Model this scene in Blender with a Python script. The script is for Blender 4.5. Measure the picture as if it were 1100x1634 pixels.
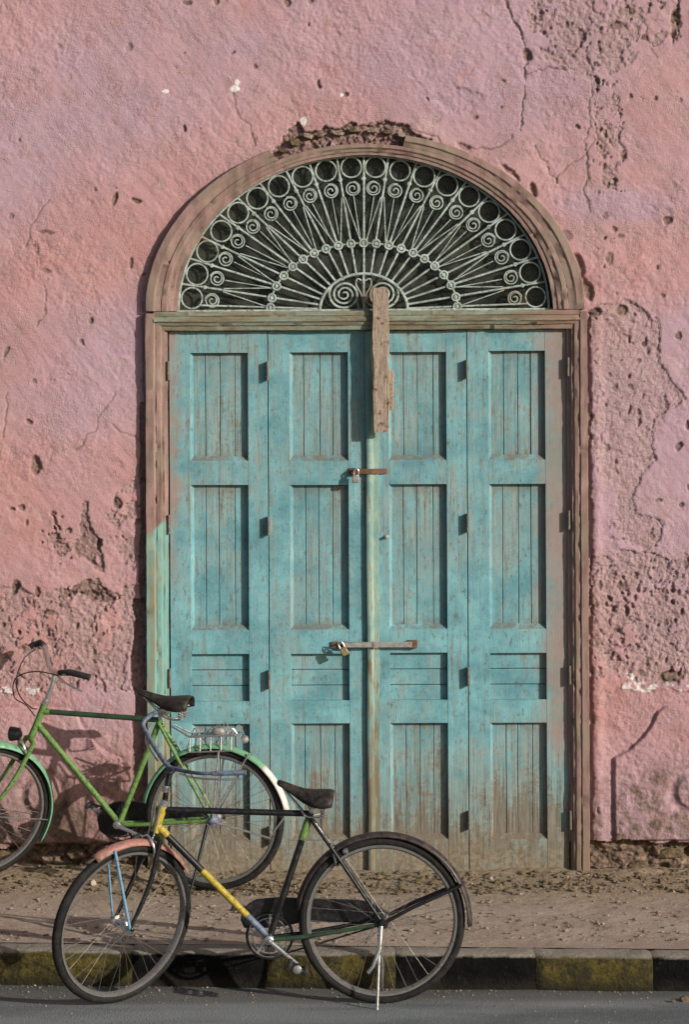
import bpy, math, random
import numpy as np
from mathutils import Vector, Matrix
random.seed(7)
rng = np.random.RandomState(11)
for o in list(bpy.data.objects):
    bpy.data.objects.remove(o)
scene = bpy.context.scene
col = scene.collection

# ------------------------------------------------------------------ camera, sky, sun, exposure
F = 4760.0          # focal length in photo pixels
D = 15.0            # camera to wall (m)
H = 2.66            # camera height over the pavement at the wall (m)
cam = bpy.data.cameras.new('camera')
cam.sensor_fit = 'VERTICAL'; cam.sensor_height = 24.0; cam.sensor_width = 36.0
cam.lens = 24.0 * F / 1634.0
cam.shift_y = -267.0 / 1634.0
cam.clip_start = 0.1; cam.clip_end = 500
cam_o = bpy.data.objects.new('camera', cam); col.objects.link(cam_o)
cam_o.location = (0, -D, H)
cam_o.rotation_euler = (math.pi / 2, math.radians(0.3), 0)
scene.camera = cam_o

SUN = Vector((1.2, -1.0, 0.50)).normalized()
world = bpy.data.worlds.new('World'); scene.world = world
world.use_nodes = True
wn = world.node_tree.nodes; wl = world.node_tree.links
wn.clear()
sky = wn.new('ShaderNodeTexSky'); sky.sky_type = 'NISHITA'; sky.sun_disc = False
sky.sun_elevation = math.asin(SUN.z); sky.sun_rotation = math.atan2(SUN.x, SUN.y)
sky.air_density = 1.0; sky.dust_density = 2.0
bg = wn.new('ShaderNodeBackground'); bg.inputs['Strength'].default_value = 0.085
wo = wn.new('ShaderNodeOutputWorld')
wl.new(sky.outputs[0], bg.inputs['Color']); wl.new(bg.outputs[0], wo.inputs['Surface'])
sl = bpy.data.lights.new('sun', 'SUN'); sl.energy = 4.6; sl.angle = math.radians(0.6); sl.color = (1.0, 0.94, 0.86)
so = bpy.data.objects.new('sun', sl); col.objects.link(so)
so.rotation_euler = SUN.to_track_quat('Z', 'Y').to_euler(); so.location = (8, -8, 6)
vs = scene.view_settings
vs.view_transform = 'Standard'; vs.look = 'None'; vs.gamma = 1.0; vs.use_curve_mapping = False
vs.exposure = -0.06

# ------------------------------------------------------------------ measuring
def W(px, py, y=0.0):
    s = (D + y) / F
    return ((px - 550) * s, y, H - (py - 550) * s)
S0 = D / F

# ------------------------------------------------------------------ noise
_T = {}
def vnoise(x, y, seed):
    if seed not in _T:
        _T[seed] = np.random.RandomState(seed).rand(256, 256).astype(np.float32)
    t = _T[seed]
    x = np.asarray(x, np.float32); y = np.asarray(y, np.float32)
    xi = np.floor(x).astype(np.int32); yi = np.floor(y).astype(np.int32)
    fx = x - xi; fy = y - yi
    fx = fx * fx * (3 - 2 * fx); fy = fy * fy * (3 - 2 * fy)
    a = t[xi & 255, yi & 255]; b = t[(xi + 1) & 255, yi & 255]
    c = t[xi & 255, (yi + 1) & 255]; d = t[(xi + 1) & 255, (yi + 1) & 255]
    return (a * (1 - fx) + b * fx) * (1 - fy) + (c * (1 - fx) + d * fx) * fy
def fbm(x, y, oct=4, seed=1, gain=0.5):
    s = 0; a = 1; n = 0
    for i in range(oct):
        c, d = math.cos(0.6 + 1.1 * i) * 2.03 ** i, math.sin(0.6 + 1.1 * i) * 2.03 ** i
        s = s + a * (vnoise(x * c - y * d + 17.3 * i, x * d + y * c + 5.1 * i, seed + i) * 2 - 1); n += a; a *= gain
    return s / n
def sstep(a, b, x):
    t = np.clip((x - a) / (b - a), 0, 1); return t * t * (3 - 2 * t)
def in_poly(x, y, poly):
    r = np.zeros(x.shape, bool); n = len(poly); j = n - 1
    for i in range(n):
        xi, yi = poly[i]; xj, yj = poly[j]
        c = ((yi > y) != (yj > y)) & (x < (xj - xi) * (y - yi) / (yj - yi + 1e-9) + xi)
        r ^= c; j = i
    return r
def d_line(x, y, pts):
    d = np.full(x.shape, 1e9)
    for (x0, y0), (x1, y1) in zip(pts[:-1], pts[1:]):
        dx, dy = x1 - x0, y1 - y0
        t = np.clip(((x - x0) * dx + (y - y0) * dy) / (dx * dx + dy * dy), 0, 1)
        d = np.minimum(d, np.hypot(x - x0 - t * dx, y - y0 - t * dy))
    return d

# ------------------------------------------------------------------ mesh helpers
def link_mesh(name, me, mat=None, parent=None, smooth=False):
    o = bpy.data.objects.new(name, me); col.objects.link(o)
    if mat: me.materials.append(mat)
    if smooth:
        me.polygons.foreach_set('use_smooth', np.ones(len(me.polygons), bool))
    if parent: o.parent = parent
    return o
def np_mesh(name, v, q):
    me = bpy.data.meshes.new(name)
    me.vertices.add(len(v)); me.vertices.foreach_set('co', v.astype(np.float32).ravel())
    me.loops.add(q.size); me.loops.foreach_set('vertex_index', q.astype(np.int32).ravel())
    me.polygons.add(len(q)); me.polygons.foreach_set('loop_start', np.arange(0, q.size, q.shape[1], dtype=np.int32))
    me.update(calc_edges=True)
    return me
class MB:
    def __init__(s): s.v = []; s.f = []
    def add(s, v, f):
        n = len(s.v); s.v += [tuple(p) for p in v]; s.f += [tuple(i + n for i in q) for q in f]
        return s
    def tube(s, pts, r, n=8, closed=False, caps=True):
        P = [Vector(p) for p in pts]; m = len(P)
        R = r if isinstance(r, (list, tuple)) else [r] * m
        T = []
        for i in range(m):
            if closed: t = P[(i + 1) % m] - P[i - 1]
            else: t = P[min(i + 1, m - 1)] - P[max(i - 1, 0)]
            T.append(t.normalized())
        a = Vector((0, 0, 1)) if abs(T[0].z) < 0.9 else Vector((1, 0, 0))
        N = (a - T[0] * a.dot(T[0])).normalized()
        v = []
        for i in range(m):
            N = (N - T[i] * N.dot(T[i]))
            N = N.normalized() if N.length > 1e-6 else T[i].orthogonal().normalized()
            B = T[i].cross(N)
            for k in range(n):
                an = 2 * math.pi * k / n
                v.append(P[i] + (N * math.cos(an) + B * math.sin(an)) * R[i])
        f = []
        for i in range(m if closed else m - 1):
            j = (i + 1) % m
            for k in range(n):
                f.append((i * n + k, i * n + (k + 1) % n, j * n + (k + 1) % n, j * n + k))
        if caps and not closed:
            f.append(tuple(range(n - 1, -1, -1))); f.append(tuple((m - 1) * n + k for k in range(n)))
        return s.add(v, f)
    def cbox(s, lo, hi, c=0.002, M=None):
        lo = list(lo); hi = list(hi); v = []; idx = {}
        for ax in range(3):
            for X in (0, 1):
                for Y in (0, 1):
                    for Z in (0, 1):
                        b = (X, Y, Z); p = []
                        for k in range(3):
                            e = hi[k] if b[k] else lo[k]
                            if k != ax: e += -c if b[k] else c
                            p.append(e)
                        idx[(ax, b)] = len(v); v.append(Vector(p))
        f = []
        for ax in range(3):
            o1, o2 = [(1, 2), (2, 0), (0, 1)][ax]
            for side in (0, 1):
                def B(a, b):
                    t = [0, 0, 0]; t[ax] = side; t[o1] = a; t[o2] = b; return tuple(t)
                q = [idx[(ax, B(0, 0))], idx[(ax, B(1, 0))], idx[(ax, B(1, 1))], idx[(ax, B(0, 1))]]
                f.append(tuple(q if side else q[::-1]))
        for ax in range(3):       # edges along ax
            o1, o2 = [(1, 2), (2, 0), (0, 1)][ax]
            for a in (0, 1):
                for b in (0, 1):
                    def B(t0):
                        t = [0, 0, 0]; t[ax] = t0; t[o1] = a; t[o2] = b; return tuple(t)
                    q = [idx[(o1, B(0))], idx[(o1, B(1))], idx[(o2, B(1))], idx[(o2, B(0))]]
                    f.append(tuple(q if (a + b) % 2 else q[::-1]))
        for X in (0, 1):
            for Y in (0, 1):
                for Z in (0, 1):
                    q = [idx[(k, (X, Y, Z))] for k in range(3)]
                    f.append(tuple(q if (X + Y + Z) % 2 else q[::-1]))
        if M is not None: v = [M @ p for p in v]
        return s.add(v, f)
    def lathe(s, prof, c, ax, n=16):
        ax = Vector(ax).normalized(); a = ax.orthogonal().normalized(); b = ax.cross(a); c = Vector(c)
        v = []
        for (t, r) in prof:
            for k in range(n):
                an = 2 * math.pi * k / n
                v.append(c + ax * t + (a * math.cos(an) + b * math.sin(an)) * r)
        f = []
        for i in range(len(prof) - 1):
            for k in range(n):
                f.append((i * n + k, i * n + (k + 1) % n, (i + 1) * n + (k + 1) % n, (i + 1) * n + k))
        f.append(tuple(range(n - 1, -1, -1))); f.append(tuple((len(prof) - 1) * n + k for k in range(n)))
        return s.add(v, f)
    def grid(s, rows, closed=False):
        m = len(rows); n = len(rows[0]); v = [p for r in rows for p in r]; f = []
        for i in range(m - 1):
            for k in range(n if closed else n - 1):
                f.append((i * n + k, i * n + (k + 1) % n, (i + 1) * n + (k + 1) % n, (i + 1) * n + k))
        return s.add(v, f)
    def xform(s, M):
        s.v = [tuple(M @ Vector(p)) for p in s.v]; return s
    def build(s, name, mat, parent=None, smooth=True, angle=40):
        me = bpy.data.meshes.new(name); me.from_pydata(s.v, [], s.f); me.update()
        import bmesh
        bm = bmesh.new(); bm.from_mesh(me); bmesh.ops.recalc_face_normals(bm, faces=bm.faces); bm.to_mesh(me); bm.free()
        o = link_mesh(name, me, mat, parent)
        if smooth:
            me.polygons.foreach_set('use_smooth', np.ones(len(me.polygons), bool))
            try: me.set_sharp_from_angle(angle=math.radians(angle))
            except Exception: pass
        return o
def solid(o, t):
    m = o.modifiers.new('thickness', 'SOLIDIFY'); m.thickness = t; m.offset = 0; return o
def empty(name, loc=(0, 0, 0)):
    o = bpy.data.objects.new(name, None); col.objects.link(o); o.location = loc; o.empty_display_size = 0.1; return o
def tag(o, label, cat, group=None):
    o['label'] = label; o['category'] = cat
    if group: o['group'] = group
    return o
def structure(o): o['kind'] = 'structure'; return o
def spline(pts, n=6):
    P = [Vector(p) for p in pts]; out = []
    for i in range(len(P) - 1):
        p0 = P[max(i - 1, 0)]; p1 = P[i]; p2 = P[i + 1]; p3 = P[min(i + 2, len(P) - 1)]
        for k in range(n):
            t = k / n
            out.append(0.5 * ((2 * p1) + (p2 - p0) * t + (2 * p0 - 5 * p1 + 4 * p2 - p3) * t * t + (3 * p1 - p0 - 3 * p2 + p3) * t ** 3))
    out.append(P[-1]); return out

# ------------------------------------------------------------------ material helper
def lin(r, g, b):
    return tuple(((c / 255) / 12.92 if c / 255 <= 0.04045 else (((c / 255) + 0.055) / 1.055) ** 2.4) for c in (r, g, b)) + (1,)
class NM:
    def __init__(s, name, rough=0.8, metal=0.0, spec=0.4):
        s.m = bpy.data.materials.new(name); s.m.use_nodes = True
        s.t = s.m.node_tree; s.n = s.t.nodes; s.l = s.t.links
        s.b = s.n['Principled BSDF']
        s.b.inputs['Roughness'].default_value = rough; s.b.inputs['Metallic'].default_value = metal
        s.b.inputs['Specular IOR Level'].default_value = spec
    def put(s, sock, val):
        if isinstance(val, bpy.types.NodeSocket): s.l.new(val, sock)
        else: sock.default_value = val
    def pos(s, sc=(1, 1, 1), obj=False, rot=(0, 0, 0)):
        if obj: g = s.n.new('ShaderNodeTexCoord').outputs['Object']
        else: g = s.n.new('ShaderNodeNewGeometry').outputs['Position']
        mp = s.n.new('ShaderNodeMapping'); s.l.new(g, mp.inputs['Vector']); mp.inputs['Scale'].default_value = sc; mp.inputs['Rotation'].default_value = rot
        return mp.outputs[0]
    def noise(s, scale, detail=4, rough=0.55, vec=None, dist=0.0):
        n = s.n.new('ShaderNodeTexNoise'); n.inputs['Scale'].default_value = scale; n.inputs['Detail'].default_value = detail
        n.inputs['Roughness'].default_value = rough; n.inputs['Distortion'].default_value = dist
        s.l.new(vec if vec is not None else s.pos(), n.inputs['Vector']); return n.outputs['Fac']
    def vor(s, scale, vec=None, out='Distance'):
        n = s.n.new('ShaderNodeTexVoronoi'); n.inputs['Scale'].default_value = scale
        s.l.new(vec if vec is not None else s.pos(), n.inputs['Vector']); return n.outputs[out]
    def ramp(s, fac, stops):
        r = s.n.new('ShaderNodeValToRGB'); e = r.color_ramp.elements
        while len(e) < len(stops): e.new(0.5)
        for i, (p, c) in enumerate(stops):
            e[i].position = p; e[i].color = c if isinstance(c, tuple) else (c, c, c, 1)
        s.l.new(fac, r.inputs[0]); return r.outputs[0]
    def mix(s, fac, a, b, mode='MIX'):
        m = s.n.new('ShaderNodeMix'); m.data_type = 'RGBA'; m.blend_type = mode
        s.put(m.inputs[0], fac); s.put(m.inputs[6], a); s.put(m.inputs[7], b); return m.outputs[2]
    def math(s, op, a, b=0.0, clamp=False):
        m = s.n.new('ShaderNodeMath'); m.operation = op; m.use_clamp = clamp
        s.put(m.inputs[0], a); s.put(m.inputs[1], b); return m.outputs[0]
    def rng(s, v, a, b, c=0.0, d=1.0):
        m = s.n.new('ShaderNodeMapRange'); m.interpolation_type = 'SMOOTHSTEP'
        s.put(m.inputs['Value'], v)
        for k, x in zip(('From Min', 'From Max', 'To Min', 'To Max'), (a, b, c, d)): m.inputs[k].default_value = x
        return m.outputs[0]
    def xyz(s):
        g = s.n.new('ShaderNodeNewGeometry'); x = s.n.new('ShaderNodeSeparateXYZ'); s.l.new(g.outputs['Position'], x.inputs[0]); return x.outputs
    def attr(s, name, what='Fac'):
        a = s.n.new('ShaderNodeAttribute'); a.attribute_name = name; return a.outputs[what]
    def rand(s): return s.n.new('ShaderNodeObjectInfo').outputs['Random']
    def color(s, c): s.put(s.b.inputs['Base Color'], c); return s
    def rough(s, r): s.put(s.b.inputs['Roughness'], r); return s
    def bump(s, h, strength=0.5, dist=0.004):
        b = s.n.new('ShaderNodeBump'); b.inputs['Strength'].default_value = strength; b.inputs['Distance'].default_value = dist
        s.l.new(h, b.inputs['Height']); s.l.new(b.outputs[0], s.b.inputs['Normal']); return s

# ---------- plaster
def make_plaster():
    m = NM('pink_plaster', 0.92, spec=0.15)
    sep = m.n.new('ShaderNodeSeparateColor'); m.l.new(m.attr('masks', 'Color'), sep.inputs[0])
    peel, raw_shade, mauve = sep.outputs
    white = m.attr('chalk')
    big = m.noise(1.6, 5, 0.6); mid = m.noise(9, 5, 0.65); fine = m.noise(60, 4, 0.7)
    c = m.mix(m.rng(big, 0.32, 0.68), (0.428, 0.224, 0.216, 1), (0.478, 0.284, 0.284, 1))
    c = m.mix(mauve, c, (0.412, 0.278, 0.328, 1))
    c = m.mix(m.math('MULTIPLY', m.rng(mid, 0.50, 0.72), 0.5), c, (0.36, 0.180, 0.160, 1))
    c = m.mix(m.math('MULTIPLY', m.rng(fine, 0.52, 0.75), 0.45), c, (0.56, 0.37, 0.345, 1))
    c = m.mix(m.math('MULTIPLY', m.rng(m.noise(95, 4, 0.8), 0.56, 0.70), 0.55), c, (0.22, 0.12, 0.10, 1))
    pf = m.noise(55, 5, 0.8)
    pc = m.ramp(pf, [(0.30, (0.20, 0.138, 0.122, 1)), (0.43, (0.385, 0.262, 0.255, 1)), (0.58, (0.46, 0.335, 0.335, 1)), (0.72, (0.55, 0.45, 0.43, 1))])
    # rain streaks and grey bloom on the paint film
    st = m.noise(1.0, 6, 0.65, m.pos((9, 9, 0.55))); bl = m.noise(3.4, 6, 0.7)
    c = m.mix(m.math('MULTIPLY', m.rng(st, 0.54, 0.74), 0.42), c, (0.32, 0.215, 0.215, 1))
    c = m.mix(m.math('MULTIPLY', m.rng(bl, 0.56, 0.72), 0.45), c, (0.58, 0.41, 0.40, 1))
    c = m.mix(m.math('MULTIPLY', m.rng(m.noise(5.2, 6, 0.75), 0.58, 0.70), 0.40), c, (0.33, 0.20, 0.185, 1))
    c = m.mix(m.math('MULTIPLY', peel, 0.72), c, pc)
    rc = m.ramp(m.noise(28, 5, 0.7), [(0.3, (0.05, 0.036, 0.028, 1)), (0.5, (0.15, 0.105, 0.078, 1)), (0.72, (0.31, 0.225, 0.165, 1))])
    c = m.mix(raw_shade, c, rc)
    c = m.mix(white, c, (0.72, 0.68, 0.66, 1))
    m.color(c)
    h = m.math('ADD', m.math('MULTIPLY', m.noise(45, 5, 0.7), 1.0), m.math('MULTIPLY', m.noise(160, 3, 0.6), 0.9))
    h = m.math('MULTIPLY', h, m.math('ADD', m.rng(m.noise(2.2, 4, 0.6), 0.35, 0.65, 0.25, 1.1), peel))
    m.bump(h, 0.8, 0.0075)
    return m.m
PLASTER = make_plaster()

def make_stone(name, a, b, sc=25):
    m = NM(name, 0.95, spec=0.15)
    n = m.noise(sc, 5, 0.7); k = m.noise(sc * 4, 3, 0.7)
    c = m.mix(m.rng(n, 0.35, 0.68), a, b)
    c = m.mix(m.math('MULTIPLY', m.rand(), 0.35), c, (0.20, 0.17, 0.10, 1))
    m.color(c).bump(m.math('ADD', n, m.math('MULTIPLY', k, 0.4)), 0.8, 0.01)
    return m.m
STONE = make_stone('base_stone', (0.05, 0.038, 0.026, 1), (0.24, 0.165, 0.10, 1), 38)
PEBBLE = make_stone('pebble', (0.16, 0.125, 0.095, 1), (0.42, 0.34, 0.27, 1), 60)
CLOD = make_stone('dry_clod', (0.10, 0.07, 0.04, 1), (0.26, 0.19, 0.12, 1), 60)
PALE = make_stone('pale_stone', (0.5, 0.42, 0.34, 1), (0.7, 0.6, 0.5, 1), 60)

# ---------- weathered painted door
def make_paint(name, wear):
    m = NM(name, 0.72, spec=0.3)
    x, y, z = m.xyz()
    rn = m.rand()
    long_ = m.pos((26, 26, 2.2)); grain = m.pos((130, 130, 5))
    off = m.n.new('ShaderNodeVectorMath'); off.operation = 'ADD'; m.l.new(long_, off.inputs[0])
    cb = m.n.new('ShaderNodeCombineXYZ'); m.l.new(m.math('MULTIPLY', rn, 40.0), cb.inputs[2]); m.l.new(cb.outputs[0], off.inputs[1])
    streak = m.noise(1.0, 5, 0.65, off.outputs[0]); gr = m.noise(1.0, 4, 0.65, grain); blot = m.noise(4.5, 5, 0.65); spk = m.noise(42, 4, 0.75)
    teal = m.mix(m.rng(blot, 0.32, 0.68), (0.090, 0.240, 0.280, 1), (0.190, 0.435, 0.480, 1))
    teal = m.mix(m.math('MULTIPLY', m.rng(m.noise(2.6, 6, 0.7, m.pos((1, 1, 0.6))), 0.48, 0.66), 0.75), teal, (0.215, 0.300, 0.300, 1))
    teal = m.mix(m.math('MULTIPLY', m.rng(m.noise(1.0, 6, 0.7, m.pos((34, 34, 1.7))), 0.54, 0.72), 0.7), teal, (0.150, 0.150, 0.115, 1))
    teal = m.mix(m.math('MULTIPLY', m.rng(spk, 0.52, 0.74), 0.40), teal, (0.27, 0.43, 0.43, 1))
    teal = m.mix(m.math('MULTIPLY', m.rng(m.noise(85, 4, 0.8), 0.54, 0.68), 0.55), teal, (0.075, 0.115, 0.105, 1))
    wood = m.ramp(gr, [(0.25, (0.055, 0.043, 0.032, 1)), (0.5, (0.165, 0.138, 0.104, 1)), (0.75, (0.275, 0.240, 0.192, 1))])
    scr = m.noise(1.0, 5, 0.75, m.pos((210, 210, 9))); flk = m.noise(1.0, 5, 0.8, m.pos((60, 60, 22)))
    teal = m.mix(m.math('MULTIPLY', m.rng(scr, 0.56, 0.70), 0.35), teal, (0.33, 0.48, 0.47, 1))
    teal = m.mix(m.math('MULTIPLY', m.rng(flk, 0.56, 0.63), 0.8), teal, (0.105, 0.110, 0.085, 1))
    faded = m.mix(m.rng(gr, 0.35, 0.65), (0.135, 0.170, 0.155, 1), (0.265, 0.320, 0.300, 1))
    low = m.math('MULTIPLY', m.rng(z, 0.70, 0.10), 0.17)
    lift = m.math('MULTIPLY', m.math('MULTIPLY', m.rng(z, 0.62, 0.85), m.rng(z, 1.9, 1.3)), -0.05)
    w = m.math('ADD', m.math('MULTIPLY', streak, 0.44), m.math('ADD', m.math('MULTIPLY', blot, 0.34), m.math('MULTIPLY', spk, 0.36)))
    w = m.math('ADD', m.math('ADD', w, lift), m.math('ADD', low, wear))
    c = m.mix(m.math('MULTIPLY', m.rng(w, 0.50, 0.68), 0.85), teal, faded)
    w = m.math('MULTIPLY', m.rng(w, 0.65, 0.75), 0.9)
    c = m.mix(w, c, wood)
    # plaster-pink wash that has run over the outer stiles
    nz = m.math('MULTIPLY', m.math('SUBTRACT', m.noise(5, 4, 0.6), 0.5), 0.30)
    right = m.rng(m.math('ADD', x, nz), 0.90, 1.08)
    left = m.math('MULTIPLY', m.rng(m.math('ADD', x, nz), -0.80, -0.90), m.rng(z, 1.35, 1.75))
    pk = m.math('MULTIPLY', m.math('MAXIMUM', right, left), m.rng(z, 0.45, 0.70))
    pink = m.mix(m.rng(m.noise(7, 4), 0.4, 0.65), (0.30, 0.20, 0.17, 1), (0.235, 0.215, 0.175, 1))
    c = m.mix(m.math('MULTIPLY', pk, 0.8), c, pink)
    # dust and rust-brown dirt lying on ledges
    d = m.math('MULTIPLY', m.attr('dust'), m.rng(m.noise(16, 4, 0.7), 0.30, 0.60))
    c = m.mix(m.math('MULTIPLY', d, 0.8), c, (0.160, 0.112, 0.074, 1))
    # splashed mud along the foot
    mud = m.rng(m.math('ADD', z, m.math('MULTIPLY', m.math('SUBTRACT', m.noise(9, 4), 0.5), 0.40)), 0.27, 0.04)
    c = m.mix(m.math('MULTIPLY', mud, 0.7), c, m.mix(m.rng(m.noise(50, 4, 0.7), .35, .65), (0.125, 0.098, 0.060, 1), (0.27, 0.215, 0.145, 1)))
    m.color(c)
    m.bump(m.math('ADD', m.math('MULTIPLY', gr, 0.7), m.math('ADD', m.math('MULTIPLY', spk, 0.5), m.math('MULTIPLY', w, -0.5))), 0.55, 0.003)
    return m.m
DOOR = make_paint('weathered_teal_paint', -0.012)
BOARD = make_paint('worn_teal_board_paint', 0.032)

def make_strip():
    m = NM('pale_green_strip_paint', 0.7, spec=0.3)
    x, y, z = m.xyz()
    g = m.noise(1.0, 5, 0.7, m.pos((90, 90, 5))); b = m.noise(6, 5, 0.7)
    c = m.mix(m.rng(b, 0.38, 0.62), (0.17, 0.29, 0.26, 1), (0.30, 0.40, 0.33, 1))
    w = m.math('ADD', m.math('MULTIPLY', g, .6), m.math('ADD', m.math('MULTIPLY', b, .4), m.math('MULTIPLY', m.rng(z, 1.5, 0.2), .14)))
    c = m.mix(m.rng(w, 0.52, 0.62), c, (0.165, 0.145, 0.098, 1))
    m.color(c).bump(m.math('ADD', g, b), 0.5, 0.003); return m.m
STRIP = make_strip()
def make_frame():
    m = NM('frame_paint', 0.8, spec=0.25)
    x, y, z = m.xyz()
    n = m.noise(1.0, 5, 0.65, m.pos((18, 18, 3))); b = m.noise(5, 4, 0.6); s = m.noise(50, 4, 0.7)
    c = m.ramp(n, [(0.30, (0.125, 0.080, 0.068, 1)), (0.48, (0.235, 0.150, 0.130, 1)), (0.66, (0.335, 0.215, 0.192, 1))])
    c = m.mix(m.math('MULTIPLY', m.rng(b, 0.45, 0.62), 0.55), c, (0.245, 0.20, 0.15, 1))
    c = m.mix(m.math('MULTIPLY', m.rng(s, 0.55, 0.72), 0.5), c, (0.13, 0.10, 0.075, 1))
    # left post keeps the door's blue paint on its lower part
    lo = m.rng(m.math('ADD', z, m.math('ADD', m.math('MULTIPLY', x, -0.9), m.math('MULTIPLY', b, 0.2))), 2.70, 2.67)
    left = m.math('MULTIPLY', m.rng(x, -0.5, -0.7), lo)
    tl = m.mix(m.rng(m.math('ADD', n, m.math('MULTIPLY', m.rng(z, 1.2, 0.2), 0.22)), 0.44, 0.72), (0.165, 0.33, 0.30, 1), (0.235, 0.215, 0.14, 1))
    c = m.mix(left, c, tl)
    mud = m.rng(m.math('ADD', z, m.math('MULTIPLY', b, 0.4)), 0.55, 0.25)
    c = m.mix(m.math('MULTIPLY', mud, 0.7), c, (0.20, 0.15, 0.10, 1))
    m.color(c).bump(m.math('ADD', n, m.math('MULTIPLY', s, 0.6)), 0.6, 0.004)
    return m.m
FRAME = make_frame()
def make_transom():
    m = NM('transom_paint', 0.75, spec=0.3)
    x, y, z = m.xyz()
    n = m.noise(1.0, 5, 0.65, m.pos((3, 18, 30))); s = m.noise(45, 4, 0.7)
    c = m.ramp(n, [(0.28, (0.09, 0.068, 0.045, 1)), (0.46, (0.19, 0.165, 0.11, 1)), (0.62, (0.21, 0.255, 0.20, 1))])
    c = m.mix(m.math('MULTIPLY', m.rng(s, 0.5, 0.7), 0.5), c, (0.11, 0.085, 0.06, 1))
    c = m.mix(m.math('MULTIPLY', m.rng(x, 0.8, 1.15), 0.7), c, (0.27, 0.155, 0.12, 1))
    m.color(c).bump(m.math('ADD', n, s), 0.5, 0.004)
    return m.m
TRANSOM = make_transom()
def make_iron():
    m = NM('grille_iron', 0.7, spec=0.35)
    n = m.noise(22, 4, 0.65); s = m.noise(90, 3, 0.7)
    c = m.mix(m.rng(n, 0.35, 0.65), (0.42, 0.50, 0.465, 1), (0.24, 0.285, 0.255, 1))
    c = m.mix(m.rng(s, 0.54, 0.66), c, (0.13, 0.095, 0.068, 1))
    c = m.mix(m.rng(m.noise(3, 3), 0.60, 0.75), c, (0.25, 0.20, 0.145, 1))
    m.color(c).bump(s, 0.4, 0.002); return m.m
IRON = make_iron()
def make_rawwood():
    m = NM('raw_wood', 0.9, spec=0.15)
    g = m.noise(1.0, 5, 0.7, m.pos((90, 90, 5))); b = m.noise(30, 4, 0.7)
    c = m.ramp(g, [(0.28, (0.10, 0.07, 0.05, 1)), (0.46, (0.29, 0.225, 0.172, 1)), (0.70, (0.45, 0.365, 0.29, 1))])
    c = m.mix(m.rng(b, 0.56, 0.70), c, (0.09, 0.06, 0.042, 1))
    m.color(c).bump(m.math('ADD', g, b), 0.9, 0.006); return m.m
RAWWOOD = make_rawwood()
def make_simple(name, a, b, sc=40, rough=0.5, metal=0.0, spec=0.4, bump=0.15, lo=0.4, hi=0.65, obj=True):
    m = NM(name, rough, metal, spec)
    v = m.pos(obj=obj)
    n = m.noise(sc, 4, 0.7, v); k = m.noise(sc * 3, 3, 0.7, v)
    m.color(m.mix(m.rng(m.math('ADD', m.math('MULTIPLY', n, 0.7), m.math('MULTIPLY', k, 0.3)), lo, hi), a, b))
    m.rough(m.rng(n, 0.3, 0.7, max(rough - 0.12, 0.05), min(rough + 0.18, 1)))
    if bump: m.bump(k, bump, 0.002)
    return m.m
HINGE = make_simple('old_hinge_metal', (0.10, 0.085, 0.065, 1), (0.22, 0.20, 0.16, 1), 60, 0.6, 0.3, obj=False)
RUST = make_simple('rusty_steel', (0.10, 0.055, 0.032, 1), (0.20, 0.115, 0.07, 1), 60, 0.75, 0.2, obj=False)
GREYSTEEL = make_simple('grey_steel_bar', (0.27, 0.25, 0.23, 1), (0.40, 0.38, 0.35, 1), 40, 0.55, 0.5, obj=False)
BRASS = make_simple('padlock_brass', (0.35, 0.27, 0.13, 1), (0.45, 0.38, 0.26, 1), 80, 0.4, 0.7, obj=False)
DARKROOM = make_simple('unlit_room', (0.30, 0.32, 0.27, 1), (0.42, 0.42, 0.36, 1), 3, 0.95, obj=False)
RUBBER = make_simple('tyre_rubber', (0.009, 0.009, 0.009, 1), (0.038, 0.035, 0.031, 1), 35, 0.75, spec=0.25, lo=0.42, hi=0.75)
RIM = make_simple('tarnished_rim', (0.30, 0.295, 0.285, 1), (0.085, 0.068, 0.055, 1), 45, 0.36, 0.75, lo=0.48, hi=0.72)
CHROME = make_simple('dull_chrome', (0.60, 0.60, 0.60, 1), (0.28, 0.24, 0.20, 1), 40, 0.30, 0.9, lo=0.48, hi=0.75)
SPOKE = make_simple('spoke_wire', (0.30, 0.28, 0.25, 1), (0.14, 0.115, 0.09, 1), 40, 0.45, 0.6, bump=0)
BLACK = make_simple('black_enamel', (0.005, 0.005, 0.006, 1), (0.024, 0.019, 0.017, 1), 45, 0.42, spec=0.5, lo=0.5, hi=0.72)
YELLOW = make_simple('yellow_tube_paint', (0.44, 0.33, 0.035, 1), (0.11, 0.078, 0.03, 1), 60, 0.5, lo=0.48, hi=0.66)
GREEN = make_simple('green_frame_paint', (0.125, 0.245, 0.060, 1), (0.065, 0.075, 0.035, 1), 55, 0.45, lo=0.47, hi=0.62)
GREENMUD = make_simple('sea_green_paint', (0.15, 0.34, 0.20, 1), (0.085, 0.13, 0.085, 1), 40, 0.45, lo=0.49, hi=0.68)
DKGREEN = make_simple('dark_green_paint', (0.03, 0.07, 0.03, 1), (0.015, 0.02, 0.02, 1), 14, 0.5)
WHITE = make_simple('white_paint', (0.62, 0.61, 0.55, 1), (0.28, 0.25, 0.20, 1), 30, 0.5, lo=0.52, hi=0.75)
PINKMUD = make_simple('faded_red_paint', (0.34, 0.165, 0.13, 1), (0.12, 0.07, 0.055, 1), 30, 0.5, lo=0.45, hi=0.68)
BROWNMUD = make_simple('brown_mudguard_paint', (0.020, 0.015, 0.017, 1), (0.060, 0.043, 0.038, 1), 25, 0.45)
BLUE = make_simple('pale_blue_paint', (0.15, 0.31, 0.44, 1), (0.08, 0.12, 0.17, 1), 30, 0.5, lo=0.5, hi=0.72)
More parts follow.
